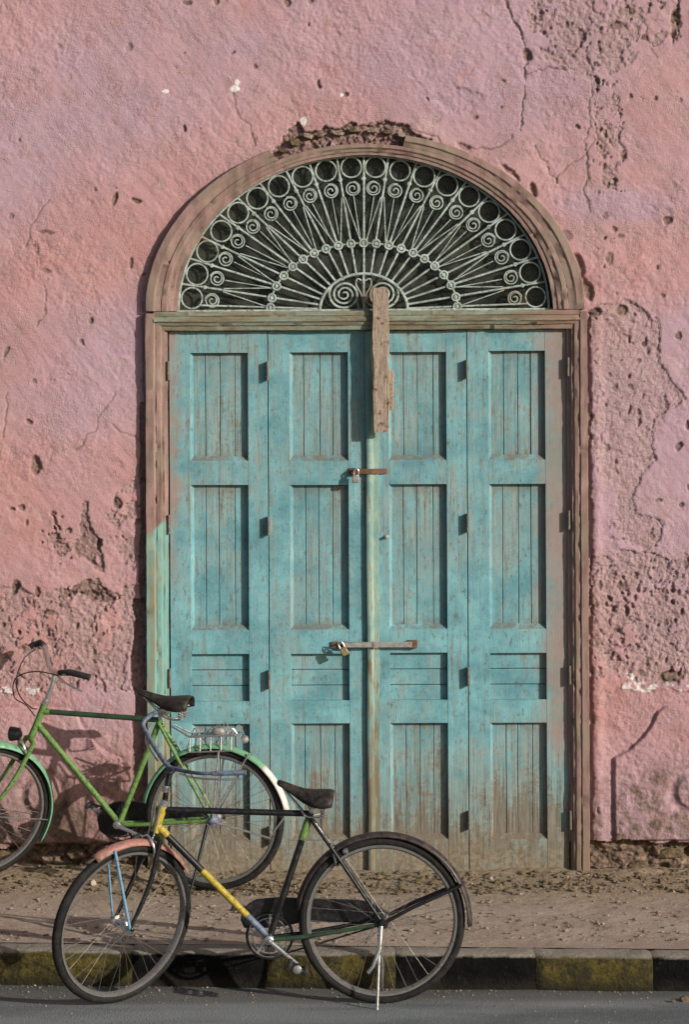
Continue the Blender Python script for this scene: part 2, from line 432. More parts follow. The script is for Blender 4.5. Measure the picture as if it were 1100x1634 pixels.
BARBLUE = make_simple('sky_tinted_wrapped_bar', (0.16, 0.20, 0.30, 1), (0.07, 0.075, 0.10, 1), 50, 0.5)  # blue grey with the sky's reflection on the wrapped chrome bar painted in
LEATHER = make_simple('saddle_leather', (0.012, 0.010, 0.009, 1), (0.045, 0.036, 0.030, 1), 40, 0.55, bump=0.4)
GRIP = make_simple('grip_rubber', (0.018, 0.018, 0.018, 1), (0.045, 0.042, 0.04, 1), 40, 0.7)

# ---------- ground materials
def make_pavement():
    m = NM('dusty_pavement', 0.95, spec=0.1)
    x, y, z = m.xyz()
    b = m.noise(2.5, 5, 0.6); f = m.noise(42, 5, 0.8); g = m.noise(110, 4, 0.8)
    c = m.mix(m.rng(b, 0.35, 0.65), (0.33, 0.268, 0.208, 1), (0.44, 0.368, 0.298, 1))
    c = m.mix(m.rng(f, 0.52, 0.70), c, (0.22, 0.165, 0.12, 1))
    c = m.mix(m.math('MULTIPLY', m.rng(g, 0.53, 0.63), 0.85), c, (0.70, 0.48, 0.41, 1))
    near = m.rng(m.math('ADD', y, m.math('MULTIPLY', m.math('SUBTRACT', b, 0.5), 1.2)), -1.1, -0.35)
    c = m.mix(m.math('MULTIPLY', near, 0.65), c, m.mix(m.rng(f, 0.35, 0.65), (0.16, 0.115, 0.065, 1), (0.44, 0.33, 0.205, 1)))
    m.color(c).bump(m.math('ADD', f, m.math('MULTIPLY', g, 0.5)), 0.9, 0.012); return m.m
PAVE = make_pavement()
def make_asphalt():
    m = NM('worn_asphalt', 0.9, spec=0.2)
    b = m.noise(1.2, 5, 0.6, m.pos((0.6, 2.2, 1))); f = m.noise(70, 4, 0.8); g = m.vor(150)
    c = m.mix(m.rng(b, 0.35, 0.65), (0.120, 0.134, 0.138, 1), (0.225, 0.242, 0.244, 1))
    c = m.mix(m.math('MULTIPLY', m.rng(f, 0.52, 0.70), 0.6), c, (0.30, 0.31, 0.305, 1))
    x, y, z = m.xyz()
    gut = m.rng(m.math('ADD', y, m.math('MULTIPLY', b, 0.35)), -2.12, -1.97)
    c = m.mix(m.math('MULTIPLY', gut, 0.6), c, (0.085, 0.080, 0.062, 1))
    m.color(c).bump(m.math('ADD', f, g), 0.6, 0.006); return m.m
ASPHALT = make_asphalt()
def make_kerb(name, paint, paint2, worn=(0.20, 0.18, 0.145, 1), lo=0.58, hi=0.66):
    m = NM(name, 0.92, spec=0.08)
    x, y, z = m.xyz()
    n = m.noise(9, 5, 0.7); f = m.noise(45, 4, 0.75)
    p = m.mix(m.rng(n, 0.35, 0.65), paint, paint2)
    w = m.math('ADD', m.math('MULTIPLY', n, 0.4), m.math('MULTIPLY', f, 0.6))
    c = m.mix(m.rng(w, lo, hi), p, worn)
    # lower face darker towards the road
    c = m.mix(m.math('MULTIPLY', m.rng(m.math('ADD', z, m.math('MULTIPLY', m.math('SUBTRACT', n, 0.5), 0.14)), -0.085, -0.15), 0.85), c, (0.022, 0.020, 0.015, 1))
    c = m.mix(m.rng(m.noise(22, 5, 0.8), 0.58, 0.66), c, worn)
    # paint worn off the tread
    top = m.rng(m.math('ADD', z, m.math('MULTIPLY', m.math('SUBTRACT', n, 0.5), 0.03)), -0.016, -0.004)
    c = m.mix(top, c, m.mix(f, (0.19, 0.17, 0.135, 1), (0.36, 0.32, 0.265, 1)))
    m.color(c).bump(m.math('ADD', n, f), 0.9, 0.014); return m.m
KERB_Y = make_kerb('yellow_kerb_paint', (0.118, 0.092, 0.024, 1), (0.048, 0.042, 0.017, 1), (0.035, 0.030, 0.018, 1), 0.44, 0.60)
KERB_K = make_kerb('black_kerb_paint', (0.004, 0.004, 0.0045, 1), (0.008, 0.008, 0.008, 1), (0.022, 0.020, 0.017, 1), 0.60, 0.75)

# =================================================================== GROUND
def ground_z(x, y):
    t = sstep(-1.0, -0.12, y)
    left = sstep(-0.75, -1.1, x)
    return t * (0.012 + 0.034 * left)
def make_ground():
    xs = np.concatenate([np.arange(-9, -1.9, 0.1), np.arange(-1.9, 1.9, 0.016), np.arange(1.9, 9.01, 0.1)])
    ys = np.arange(-1.80, 0.30, 0.016)
    X, Y = np.meshgrid(xs, ys)
    kerb_back = -1.80 - 0.075 * (X)          # kerb is not quite parallel to the wall
    Yk = np.where(Y < -1.2, kerb_back + (Y + 1.80) / 0.6 * (-1.2 - kerb_back), Y)
    Z = ground_z(X, Yk) + 0.006 * fbm(X * 6, Yk * 6, 4, 30) * sstep(0, 0.15, Yk - kerb_back) + 0.004 * fbm(X * 30, Yk * 30, 3, 40) * sstep(0, 0.1, Yk - kerb_back)
    # crumbled dirt drifted along the foot of the wall
    Z += 0.020 * sstep(-0.42, -0.06, Yk) * np.clip(fbm(X * 7, Yk * 12, 4, 50) + 0.15, 0, 1)
    n, m = X.shape
    v = np.stack([X, Yk, Z], -1).reshape(-1, 3)
    i = np.arange(n * m).reshape(n, m)
    q = np.stack([i[:-1, :-1], i[:-1, 1:], i[1:, 1:], i[1:, :-1]], -1).reshape(-1, 4)
    return structure(link_mesh('pavement', np_mesh('pavement', v, q), PAVE, smooth=True))
make_ground()
def make_road():
    xs = np.concatenate([np.linspace(-60, -2.2, 30), np.arange(-2.0, 2.0, 0.03), np.linspace(2.2, 60, 30)])
    ys = np.concatenate([np.linspace(-60, -3.4, 30), np.arange(-3.2, -1.55, 0.03)])
    X, Y = np.meshgrid(xs, ys)
    Z = -0.15 + 0.005 * fbm(X * 3, Y * 3, 4, 60) * (np.abs(X) < 2.5)
    n, m = X.shape
    v = np.stack([X, Y, Z], -1).reshape(-1, 3); i = np.arange(n * m).reshape(n, m)
    q = np.stack([i[:-1, :-1], i[:-1, 1:], i[1:, 1:], i[1:, :-1]], -1).reshape(-1, 4)
    structure(link_mesh('road', np_mesh('road', v, q), ASPHALT, smooth=True))
make_road()
# kerb stones: each a worn block
def kerb_y(x): return -1.72 - 0.075 * x
kerb = structure(empty('kerb', (0, -1.85, -0.16)))
kj = [-220, 0 - 20, 203, 420, 627, 850, 1036, 1250, 1450]
kx = [(p - 550) * 0.00273 for p in kj]
k0 = kx[0]; kx = [k0 - 0.58 * i for i in range(8, 0, -1)] + kx + [kx[-1] + 0.58 * i for i in range(1, 9)]
par = (8 + 1) % 2
for i in range(len(kx) - 1):
    x0, x1 = kx[i] + 0.001, kx[i + 1] - 0.001
    nx, prof = 24, [(0.0, -0.30), (0.0, -0.05), (0.005, -0.025), (0.018, -0.008), (0.04, 0.0), (0.09, 0.003), (0.165, 0.003), (0.178, 0.0), (0.18, -0.3)]
    rows = []
    r_ = random.Random(i)
    dz = r_.uniform(-0.008, 0.004); dy = r_.uniform(-0.008, 0.008)
    for a in range(nx + 1):
        x = x0 + (x1 - x0) * a / nx
        e = r_.uniform(.003, .010) if a in (0, nx) else 0
        row = []
        for (py_, pz_) in prof:
            ny = 0.009 * (float(fbm(np.array([x * 14]), np.array([pz_ * 14 + i]), 3, 70)[0]))
            nz_ = 0.006 * (float(fbm(np.array([x * 8]), np.array([py_ * 14 + i]), 3, 75)[0]))
            yy = kerb_y(x) - 0.26 + py_ + ny + dy
            if py_ < 0.1: yy += e
            row.append((x, yy + 1.85, pz_ + nz_ + dz - (e * 0.5 if pz_ > -0.1 else 0) + 0.16))
        rows.append(row)
    mb = MB().grid(rows)
    mb.f.append(tuple(range(len(prof)))); mb.f.append(tuple(nx * len(prof) + k for k in range(len(prof))))
    yellow = (i - 8) % 2 == 1
    mb.build('kerb_stone', KERB_Y if yellow else KERB_K, kerb, angle=50)

# =================================================================== WALL
CX = 583.0
SPR = 495.0
AO, BO, AI, BI = 351.0, 283.0, 300.0, 247.0
def make_wall():
    st = 0.0049
    xs = np.concatenate([np.arange(-6.0, -1.86, 0.06), np.arange(-1.86, 1.86, st), np.arange(1.86, 6.01, 0.06)])
    zs = np.concatenate([np.arange(-0.15, 4.44, st), np.arange(4.44, 6.6, 0.06)])
    X, Z = np.meshgrid(xs, zs)
    px = (X / S0 + 550).astype(np.float32); py = (550 + (H - Z) / S0).astype(np.float32)
    wx = 15 * fbm(px / 30, py / 30, 5, 100, 0.62); wy = 15 * fbm(px / 30, py / 30, 5, 110, 0.62)
    qx, qy = px + wx, py + wy
    h = 0.007 * fbm(px / 150, py / 150, 3, 120) + 0.0026 * fbm(px / 42, py / 42, 3, 130)
    # diagonal float strokes in the finish coat
    a = math.radians(50); ux = px * math.cos(a) + py * math.sin(a); uy = -px * math.sin(a) + py * math.cos(a)
    stroke = fbm(ux / 46, uy / 9, 4, 140)
    vary = sstep(-0.35, 0.35, fbm(px / 120, py / 90, 3, 152))
    h += 0.0022 * stroke + (0.0010 + 0.0026 * vary) * fbm(px / 13, py / 13, 3, 145) + (0.0010 + 0.0030 * vary) * fbm(px / 4.6, py / 4.6, 3, 150, 0.7)
    a2 = math.radians(-35); vx = px * math.cos(a2) + py * math.sin(a2); vy = -px * math.sin(a2) + py * math.cos(a2)
    wob = 14 * fbm(px / 50, py / 50, 3, 153)
    rid = 1 - np.abs(fbm((vx + wob) / 60, (vy + wob) / 20, 3, 154)) * 2.2
    h += 0.0030 * np.clip(rid, 0, 1) ** 5 * sstep(-0.1, 0.4, fbm(px / 110, py / 110, 3, 156))
    peel = np.zeros_like(h); raw_shade = np.zeros_like(h); chalk = np.zeros_like(h)
    # thin coats of paint that have let go
    coat = fbm(px / 52, py / 44, 6, 157, 0.6); off = (coat > 0.24); h = np.where(off, h - 0.0022, h); peel[off] = 0.30
    coat2 = fbm(px / 30, py / 34, 6, 158, 0.62); off2 = coat2 > 0.36; h = np.where(off2, h - 0.0030, h); peel[off2] = 0.55
    rough = 0.0050 * (np.abs(fbm(px / 12, py / 12, 4, 160, 0.65)) * 2 - 0.5) + 0.0060 * fbm(px / 5, py / 5, 3, 165, 0.7)
    grit = sstep(1090, 1110, py) * (0.45 + 0.55 * (np.abs(px - 583) > 395))
    h += grit * (0.0040 * fbm(px / 4.5, py / 4.5, 3, 166, 0.7) + 0.002 * fbm(px / 12, py / 12, 3, 167))
    patch = fbm(px / 24, py / 30, 5, 170, 0.65)
    def do_peel(poly, depth=0.011, ramt=1.0, pm=1.0, rw=0.0, thr=-0.42):
        nonlocal h
        m = in_poly(qx, qy, poly) & (patch > thr)
        h = np.where(m, h - depth + ramt * rough, h)
        peel[m] = np.maximum(peel[m], pm); raw_shade[m] = np.maximum(raw_shade[m], rw)
        return m
    # right of the door: big shell of plaster gone
    do_peel([(945, 487), (1000, 478), (1028, 492), (1056, 520), (1052, 575), (1082, 610), (1096, 640), (1070, 655), (1048, 672), (1046, 735), (1018, 785), (1015, 822), (1054, 838), (1060, 862), (1040, 885), (1000, 872), (960, 850), (985, 800), (950, 760)], 0.009, 0.65, 0.85)
    do_peel([(944, 890), (975, 892), (1000, 880), (1040, 892), (1075, 892), (1120, 870), (1800, 860), (1800, 1098), (1100, 1096), (1040, 1090), (1000, 1095), (985, 1075), (944, 1085)], 0.010, 1.25, 0.85, 0.05, -0.22)
    # top right
    do_peel([(838, -260), (838, -20), (850, 40), (870, 95), (900, 110), (945, 130), (955, 230), (962, 300), (985, 310), (1000, 240), (995, 120), (1020, 90), (1062, 70), (1092, 40), (1092, -260)], 0.007, 1.1, 0.75, 0.10, -0.08)
    # left, low
    do_peel([(-700, 935), (20, 930), (60, 945), (90, 935), (130, 940), (160, 930), (190, 945), (240, 920), (240, 1100), (150, 1098), (60, 1105), (-700, 1100)], 0.009, 1.1, 0.8, 0.05, -0.18)
    do_peel([(180, 790), (205, 770), (240, 745), (240, 930), (205, 925), (195, 890), (190, 850), (175, 830)], 0.008, 1.2, 0.8, 0.1, -0.15)
    do_peel([(75, 830), (90, 815), (95, 850), (125, 840), (130, 795), (140, 800), (140, 850), (165, 870), (165, 910), (135, 900), (115, 880), (85, 880)], 0.010, 1.5, 0.6, 0.45, -0.12)
    do_peel([(130, 925), (150, 915), (170, 940), (190, 948), (160, 955), (120, 940), (90, 948), (95, 935)], 0.012, 1.5, 0.4, 0.7)
    # crumbled crown above the arch
    do_peel([(425, 262), (432, 238), (458, 214), (474, 186), (492, 206), (520, 203), (560, 197), (600, 200), (640, 198), (662, 214), (690, 226), (690, 262)], 0.022, 2.6, 0.6, 0.62)
    # plaster ragged along both posts
    e = 6 * fbm(py / 40, py * 0, 3, 180)
    lm = (px > 221 + e) & (px < 260) & (py > 640) & (py < 960)
    h = np.where(lm, h - 0.022 + rough, h); peel[lm] = 0.7; raw_shade[lm] = 0.35
    lm = (px > 208 + e * 1.4) & (px < 260) & (py >= 955) & (py < 1350)
    h = np.where(lm, h - 0.024 + rough, h); peel[lm] = 0.7; raw_shade[lm] = 0.5
    lm = (px > 228 + e * 0.5) & (px < 260) & (py > 480) & (py < 640); h = np.where(lm, h - 0.008, h)
    e2 = 5 * fbm(py / 16 + px / 30, px / 16, 4, 185)
    rm = (px < 943.5 + e2) & (px > 920) & (py > 500) & (py < 1350)
    h = np.where(rm, h - 0.016, h + 0.012 * np.exp(-((px - 952) / 9.0) ** 2) * (py > 500)); raw_shade[rm] = 0.45
    # dirty hole beside the right shoulder of the arch
    def hole(cx, cy, rx, ry, dep, rw=0.8, rot=0.0):
        nonlocal h
        c, s = math.cos(rot), math.sin(rot)
        R_ = 1.6 * max(rx, ry) + 14
        i0, i1 = np.searchsorted(xs, (cx - R_ - 550) * S0), np.searchsorted(xs, (cx + R_ - 550) * S0)
        j0, j1 = np.searchsorted(zs, H - (cy + R_ - 550) * S0), np.searchsorted(zs, H - (cy - R_ - 550) * S0)
        if i1 <= i0 or j1 <= j0: return
        sl_ = (slice(j0, j1), slice(i0, i1))
        dx = px[sl_] + 0.55 * wx[sl_] - cx; dy = py[sl_] + 0.55 * wy[sl_] - cy
        d = np.hypot((dx * c + dy * s) / rx, (-dx * s + dy * c) / ry)
        k = 1 - sstep(0.7, 1.15, d)
        h[sl_] -= dep * k; raw_shade[sl_] = np.maximum(raw_shade[sl_], rw * k)
    hs = [(843, 88, 9, 11, .02), (554, 152, 4, 5, .012), (410, 105, 4, 4, .008), (372, 82, 3, 3, .008), (205, 75, 5, 8, .006, .35), (96, 70, 5, 5, .005, .3),
          (180, 317, 4, 12, .012, .8, .3), (215, 314, 9, 4, .012, .8, .4), (152, 300, 3, 4, .006), (75, 366, 14, 3, .008, .6, .15), (75, 430, 12, 4, .009, .7, .1),
          (210, 417, 4, 9, .010), (18, 340, 4, 5, .006, .5), (232, 437, 3, 3, .008), (60, 395, 4, 10, .004, .2), (145, 512, 4, 6, .010), (131, 547, 4, 5, .008),
          (8, 560, 4, 12, .008, .6, .3), (53, 605, 5, 4, .005, .4), (48, 670, 5, 5, .012), (54, 742, 7, 17, .018, .75, -.1), (30, 805, 5, 6, .012), (14, 808, 6, 5, .010), (40, 830, 4, 5, .008),
          (20, 935, 6, 14, .014), (38, 1030, 12, 6, .012, .6), (60, 940, 5, 9, .012), (75, 975, 10, 4, .012), (158, 870, 5, 9, .016), (150, 945, 9, 6, .016), (185, 800, 7, 8, .012),
          (853, 305, 6, 13, .02), (925, 203, 4, 5, .012), (1010, 158, 3, 4, .010), (1047, 158, 3, 5, .008), (1085, 160, 4, 4, .006, .4), (898, 97, 3, 3, .008), (803, 128, 3, 3, .008), (802, 174, 3, 3, .006),
          (760, 190, 7, 3, .010, .7, .2), (740, 232, 14, 5, .012, .5, .35), (815, 275, 22, 4, .014, .6, .75), (905, 380, 14, 9, .007, .5, .3), (975, 415, 7, 11, .009, .6), (1065, 355, 7, 8, .014, .8, .4), (992, 378, 6, 4, .006, .6),
          (924, 425, 9, 20, .02, .75, -.35), (938, 462, 9, 22, .022, .8, -.2), (950, 498, 12, 6, .02), (995, 497, 10, 11, .018), (1060, 475, 3, 4, .008), (1084, 540, 7, 6, .010), (1097, 680, 4, 8, .010), (1082, 715, 5, 8, .012), (1052, 803, 4, 4, .008), (1086, 806, 4, 4, .008), (1098, 780, 4, 6, .01),
          (1015, 920, 6, 9, .016), (1075, 945, 7, 12, .018), (1095, 900, 9, 16, .018), (960, 935, 5, 14, .014), (1012, 955, 5, 10, .014), (1060, 1000, 6, 9, .014), (985, 1010, 8, 6, .014), (1030, 1060, 5, 8, .014), (1068, 1082, 22, 9, .018, .8), (1020, 1075, 12, 8, .012),
          (995, 250, 4, 10, .008, .5), (460, 5, 7, 8, .010), (500, 0, 6, 5, .010), (350, 2, 5, 6, .008), (300, 0, 8, 4, .008), (1080, 45, 4, 28, .014, .8, .1), (950, 1295, 5, 9, .02), (985, 45, 16, 8, .010, .6), (930, 60, 8, 12, .010, .5), (1005, 20, 14, 10, .008, .5)]
    for t in hs:
        t = list(t)
        if t[1] > 890 and t[0] > 940 and t[2] < 20:
            t[2] *= .7; t[3] *= .7; t[4] *= .7
            if len(t) < 6: t.append(.55)
        hole(*t)
    for (x0, y0, x1, y1, n) in ((948, 100, 1000, 310, 34), (955, 300, 990, 450, 10), (850, 0, 1090, 90, 40), (945, 900, 1100, 1090, 45), (0, 940, 215, 1095, 45), (950, 500, 1045, 780, 40), (60, 800, 220, 940, 14), (0, 0, 1100, 900, 26)):
        for _ in range(n):
            cx, cy = rng.uniform(x0, x1), rng.uniform(y0, y1)
            if ((cx - CX) / 365) ** 2 + ((cy - SPR) / 298) ** 2 < 1: continue
            r = 1.2 + 3.0 * rng.rand() ** 2; hole(cx, cy, r, r * rng.uniform(.8, 2.0), rng.uniform(.005, .012), rng.uniform(.4, .9), rng.uniform(-.4, .4))
    # cracks
    for pts, wd, dp in (([(800, -20), (815, 25), (838, 55), (843, 88), (842, 115), (835, 175), (838, 215)], 1.7, .008), ([(860, 235), (875, 260), (888, 290)], 1.4, .005), ([(843, 118), (880, 112), (905, 110)], 1.5, .005),
                        ([(945, 130), (940, 250), (943, 340)], 1.4, .005), ([(65, 455), (70, 490), (60, 520)], 1.4, .004), ([(1090, 0), (1085, 60)], 2, .01), ([(55, 380), (75, 425)], 1.2, .004), ([(590, 195), (640, 200), (700, 222), (760, 262), (830, 330)], 1.5, .004)):
        d = d_line(px + 0.9 * wx, py + 0.9 * wy, pts); wd = wd * (0.35 + 0.9 * vnoise(px / 14, py / 14, 172)); k = 1 - sstep(wd * 0.6, wd * 1.6, d); h = h - dp * k; raw_shade[:] = np.maximum(raw_shade, 0.75 * k)
    rc_ = random.Random(21)
    for _ in range(16):
        x_, y_ = rc_.uniform(0, 1100), rc_.uniform(20, 900); an = rc_.uniform(0.9, 2.2); pts = [(x_, y_)]
        if ((x_ - CX) / 400) ** 2 + ((y_ - SPR) / 330) ** 2 < 1 or (y_ > SPR and 215 < x_ < 950): continue
        for k_ in range(rc_.randint(4, 9)):
            an += rc_.uniform(-.6, .6); L_ = rc_.uniform(8, 22); x_ += L_ * math.cos(an); y_ += L_ * math.sin(an); pts.append((x_, y_))
        x0_, x1_, y0_, y1_ = min(p[0] for p in pts) - 20, max(p[0] for p in pts) + 20, min(p[1] for p in pts) - 20, max(p[1] for p in pts) + 20
        i0, i1 = np.searchsorted(xs, (x0_ - 550) * S0), np.searchsorted(xs, (x1_ - 550) * S0); j0, j1 = np.searchsorted(zs, H - (y1_ - 550) * S0), np.searchsorted(zs, H - (y0_ - 550) * S0)
        q_ = (slice(j0, j1), slice(i0, i1)); d = d_line(px[q_] + .5 * wx[q_], py[q_] + .5 * wy[q_], pts); k = 1 - sstep(.6, 1.7, d); h[q_] -= .004 * k; raw_shade[q_] = np.maximum(raw_shade[q_], .55 * k)
    # relief ornament of the dado: raised field with a concave shoulder, roundel in a hollow
    def panel(mx):
        nonlocal h
        poly = [(976, 1344), (976, 1210), (1000, 1200), (1022, 1180), (1038, 1158), (1046, 1138), (1062, 1128), (1240, 1128), (1252, 1160), (1275, 1195), (1300, 1210), (1300, 1344)]
        if mx: poly = [(1166 - x, y) for (x, y) in poly]
        m = in_poly(px + 0.15 * wx, py + 0.15 * wy, poly)
        d = d_line(px + 0.15 * wx, py + 0.15 * wy, poly + [poly[0]])
        h = h + np.where(m, 0.018 * sstep(0, 3.0, d), 0)
        groove = np.where(~m, np.exp(-(d / 5.0) ** 2) * 0.006, 0); h = h - groove
        cx = 1102 if not mx else 1166 - 1102
        r = np.hypot(px - cx, (py - 1266) / 1.08)
        ring = np.exp(-((r - 33) / 7.0) ** 2); h = h - 0.016 * ring
        r2 = np.hypot(px - cx, (py - 1266) / 1.08) ; h = h + 0.006 * (1 - sstep(22, 26, r2))
    panel(False); panel(True)
    # dado top line: chipped band
    for (x0, x1) in ((990, 1120), (-30, 60)):
        m = (px > x0) & (px < x1) & (np.abs(py - 1099 + 5 * fbm(px / 20, px * 0, 3, 190)) < 5)
        h = np.where(m, h + 0.006, h); chalk[m & (fbm(px / 9, py / 9, 3, 195) > 0.08)] = 0.7
    dl = d_line(qx, qy, [(1000, 1078), (1012, 1098), (1030, 1100)]); chalk[dl < 4] = 0.8
    for (cx, cy, rx, ry) in ((376, 141, 8, 6), (380, 130, 3, 5), (267, 143, 6, 3), (488, 192, 5, 8), (549, 151, 2, 4)):
        d = np.hypot((px + .3 * wx - cx) / rx, (py + .3 * wy - cy) / ry); chalk[d < 1] = 0.9
    # scar of rubbed-off paint
    d = np.hypot((qx - 735) / 42, (qy - 158) / 22); h = h - 0.006 * (1 - sstep(0.8, 1.0, d))
    # foot of the wall: plaster gone, rubble core
    foot = 1346 + 9 * fbm(px / 30, px * 0, 3, 200)
    m = py > foot
    h = np.where(m, -0.055 + 0.048 * fbm(px / 20, py / 13, 4, 210, 0.6) + 0.012 * sstep(1350, 1385, py), h); raw_shade = np.where(m, 1.0, raw_shade)
    # damp and splash stain above the foot; bicycle shade painted in at left
    st_ = sstep(1150, 1345, py + 80 * fbm(px / 60, py / 60, 4, 220)) * 1.0
    raw_shade = np.maximum(raw_shade, np.clip(st_ * (0.52 + 0.9 * fbm(px / 11, py / 11, 4, 225)), 0, 1))
    d = np.hypot((qx - 100) / 46, (qy - 1310) / 52); raw_shade = np.maximum(raw_shade, 0.85 * (1 - sstep(0.5, 1.2, d)))  # dark patch painted where the green bicycle's wheel shadow falls
    raw_shade = np.maximum(raw_shade, 0.7 * sstep(1130, 1290, py) * (px < 230) * (0.6 + 0.4 * fbm(px / 25, py / 25, 3, 226)))  # brown stain painted darker to even out the bicycle's cast shadow
    mauve = np.clip(0.48 + 1.15 * fbm(px / 260, py / 200, 3, 230) + 0.35 * sstep(300, 900, px) - 0.25 * sstep(500, 800, py) * (px < 500), 0, 1)
    d = np.hypot((px - 985) / 110, (py - 330) / 34); mauve = np.clip(mauve + 0.8 * (1 - sstep(0.3, 1.2, d)), 0, 1)
    # keep the sheet calm behind the frame
    dx = np.abs(px - CX); inside_o = np.where(py > SPR, dx < AO - 6, (dx / (AO - 6)) ** 2 + ((py - SPR) / (BO - 6)) ** 2 < 1)
    v = np.stack([X, -h, Z], -1).reshape(-1, 3)
    hole_m = np.where(py > SPR, dx < 322, (dx / 322) ** 2 + ((py - SPR) / 262) ** 2 < 1)
    n, m_ = X.shape; i = np.arange(n * m_).reshape(n, m_)
    q = np.stack([i[:-1, :-1], i[:-1, 1:], i[1:, 1:], i[1:, :-1]], -1).reshape(-1, 4)
    hk = hole_m.reshape(-1)
    q = q[~(hk[q].any(1))]
    me = np_mesh('plaster_wall', v, q)
    ca = me.attributes.new('masks', 'FLOAT_COLOR', 'POINT')
    C = np.stack([peel, np.clip(raw_shade, 0, 1), mauve, np.ones_like(h)], -1).reshape(-1, 4).astype(np.float32)
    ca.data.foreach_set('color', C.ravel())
    fa = me.attributes.new('chalk', 'FLOAT', 'POINT'); fa.data.foreach_set('value', chalk.ravel().astype(np.float32))
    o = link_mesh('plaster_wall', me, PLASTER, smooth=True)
    tag(o, 'tall weathered pink plaster wall with peeling patches around the arched doorway', 'wall')
    return o
WALL = make_wall()
def rock(sx, sy, sz, seed):
    import bmesh
    bm = bmesh.new(); bmesh.ops.create_icosphere(bm, subdivisions=1, radius=1.0)
    r = random.Random(seed)
    for v in bm.verts:
        k = 1 + r.uniform(-0.25, 0.2); c = [v.co.x, v.co.y, v.co.z]
        c = [math.copysign(abs(a) ** 0.75, a) * k for a in c]
        v.co = (c[0] * sx, c[1] * sy, c[2] * sz)
    me = bpy.data.meshes.new('stone'); bm.to_mesh(me); bm.free(); return me
r_ = random.Random(5)
for (xa, xb) in ((-10, 232), (950, 1120)):
    p = xa
    while p < xb:
        w_ = r_.uniform(16, 44)
        for lvl in (0, 1):
            if lvl == 1 and r_.random() < 0.45: continue
            hh = r_.uniform(6, 12)
            if r_.random() < 0.35: continue
            o = link_mesh('stone', rock(w_ * S0 * 0.5, 0.03, hh * S0, r_.random()), STONE, WALL)
            o.location = W(p + w_ / 2 + r_.uniform(-4, 4), 1384 - lvl * 22 + r_.uniform(-4, 4), 0.040 + r_.uniform(-.012, .012)); o.rotation_euler = (0, r_.uniform(-.2, .2), 0)
        p += w_ + r_.uniform(2, 10)
# loose bricks in the broken crown over the arch
for (px_, py_, w_, h_, rz) in ((472, 226, 17, 15, .05), (492, 216, 18, 9, .35), (512, 216, 16, 8, -.1), (540, 213, 20, 8, .1), (566, 208, 22, 8, 0), (594, 209, 22, 9, -.05), (620, 211, 18, 8, .1), (642, 216, 16, 9, .3), (652, 232, 20, 9, .6), (455, 240, 16, 8, -.3)):
    o = link_mesh('brick', rock(w_ * S0 * .55, 0.022, h_ * S0 * .55, px_), STONE if (px_ % 3) else PEBBLE, WALL)
    o.location = W(px_, py_, 0.004); o.rotation_euler = (0, rz, 0)

# room behind the fanlight
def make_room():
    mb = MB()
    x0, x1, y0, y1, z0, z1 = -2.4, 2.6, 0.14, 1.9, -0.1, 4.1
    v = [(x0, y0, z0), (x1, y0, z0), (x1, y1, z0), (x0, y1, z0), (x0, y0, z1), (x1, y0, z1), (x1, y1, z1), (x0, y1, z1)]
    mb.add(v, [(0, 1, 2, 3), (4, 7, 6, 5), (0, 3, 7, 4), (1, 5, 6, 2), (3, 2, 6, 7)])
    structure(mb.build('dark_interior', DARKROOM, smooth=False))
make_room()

# =================================================================== DOOR FRAME
def jit(p, a=0.0012):
    return (p[0] + random.uniform(-a, a), p[1] + random.uniform(-a, a), p[2] + random.uniform(-a, a))
frame = empty('door_frame', W(CX, 1392))
tag(frame, 'arched brown and pink moulded timber frame around the turquoise doors', 'door frame')
FL = frame.location.copy()
def rel(p, b=FL): return (p[0] - b[0], p[1] - b[1], p[2] - b[2])
def sweep(prof, path_fn, n, name, mat, endcap=True):
    rows = []
    for i in range(n + 1):
        row_ = []
        for (t, y) in prof:
            p = path_fn(i / n, t, y); w1 = float(fbm(np.array([p[0] * 9 + t * 3]), np.array([p[2] * 9]), 4, 300)[0])
            chip = max(0.0, float(fbm(np.array([p[0] * 30 + t * 9]), np.array([p[2] * 30]), 3, 305)[0]) - 0.30) * 0.03
            row_.append(rel(jit((p[0] + 0.003 * w1, p[1] + (0.0035 * w1 + chip if y < 0 else 0), p[2] + 0.002 * w1), 0.0007)))
        rows.append(row_)
    mb = MB().grid(rows); k = len(prof)
    if endcap: mb.f.append(tuple(range(k))); mb.f.append(tuple(n * k + j for j in range(k)))
    return mb.build(name, mat, frame, angle=28)
def arch(th0, th1):
    def fn(s, t, y):
        th = math.radians(th0 + (th1 - th0) * s)
        a = AO + (AI - AO) * t; b = BO + (BI - BO) * t
        p = W(CX - a * math.cos(th), SPR - b * math.sin(th)); return (p[0], y, p[2])
    return fn
P_OUT = [(0, .04), (0, -.036), (.03, -.043), (.26, -.045), (.33, -.037), (.50, -.034), (.50, .04)]
P_IN = [(.502, .04), (.502, -.031), (.53, -.036), (.66, -.036), (.73, -.027), (.84, -.025), (.88, -.018), (1.0, -.018), (1.0, .075)]
sweep(P_IN, arch(0, 180), 150, 'inner_arch_moulding', FRAME)
sweep(P_OUT, arch(0, 64.5), 60, 'outer_arch_moulding', FRAME)
sweep(P_OUT, arch(101, 180), 70, 'outer_arch_moulding', FRAME)
JP = [(0, .04), (0, -.040), (.03, -.047), (.38, -.048), (.46, -.039), (.52, -.041), (.70, -.038), (.76, -.029), (.86, -.027), (.90, -.014), (1.0, -.010), (1.0, .06)]
def jamb(side):
    xo = CX - AO if side < 0 else CX + AO + 3
    xi = 267.0 if side < 0 else 908.0
    def fn(s, t, y):
        p = W(xo + (xi - xo) * t, 1394 + (499 - 1394) * s); return (p[0], y, p[2])
    return fn
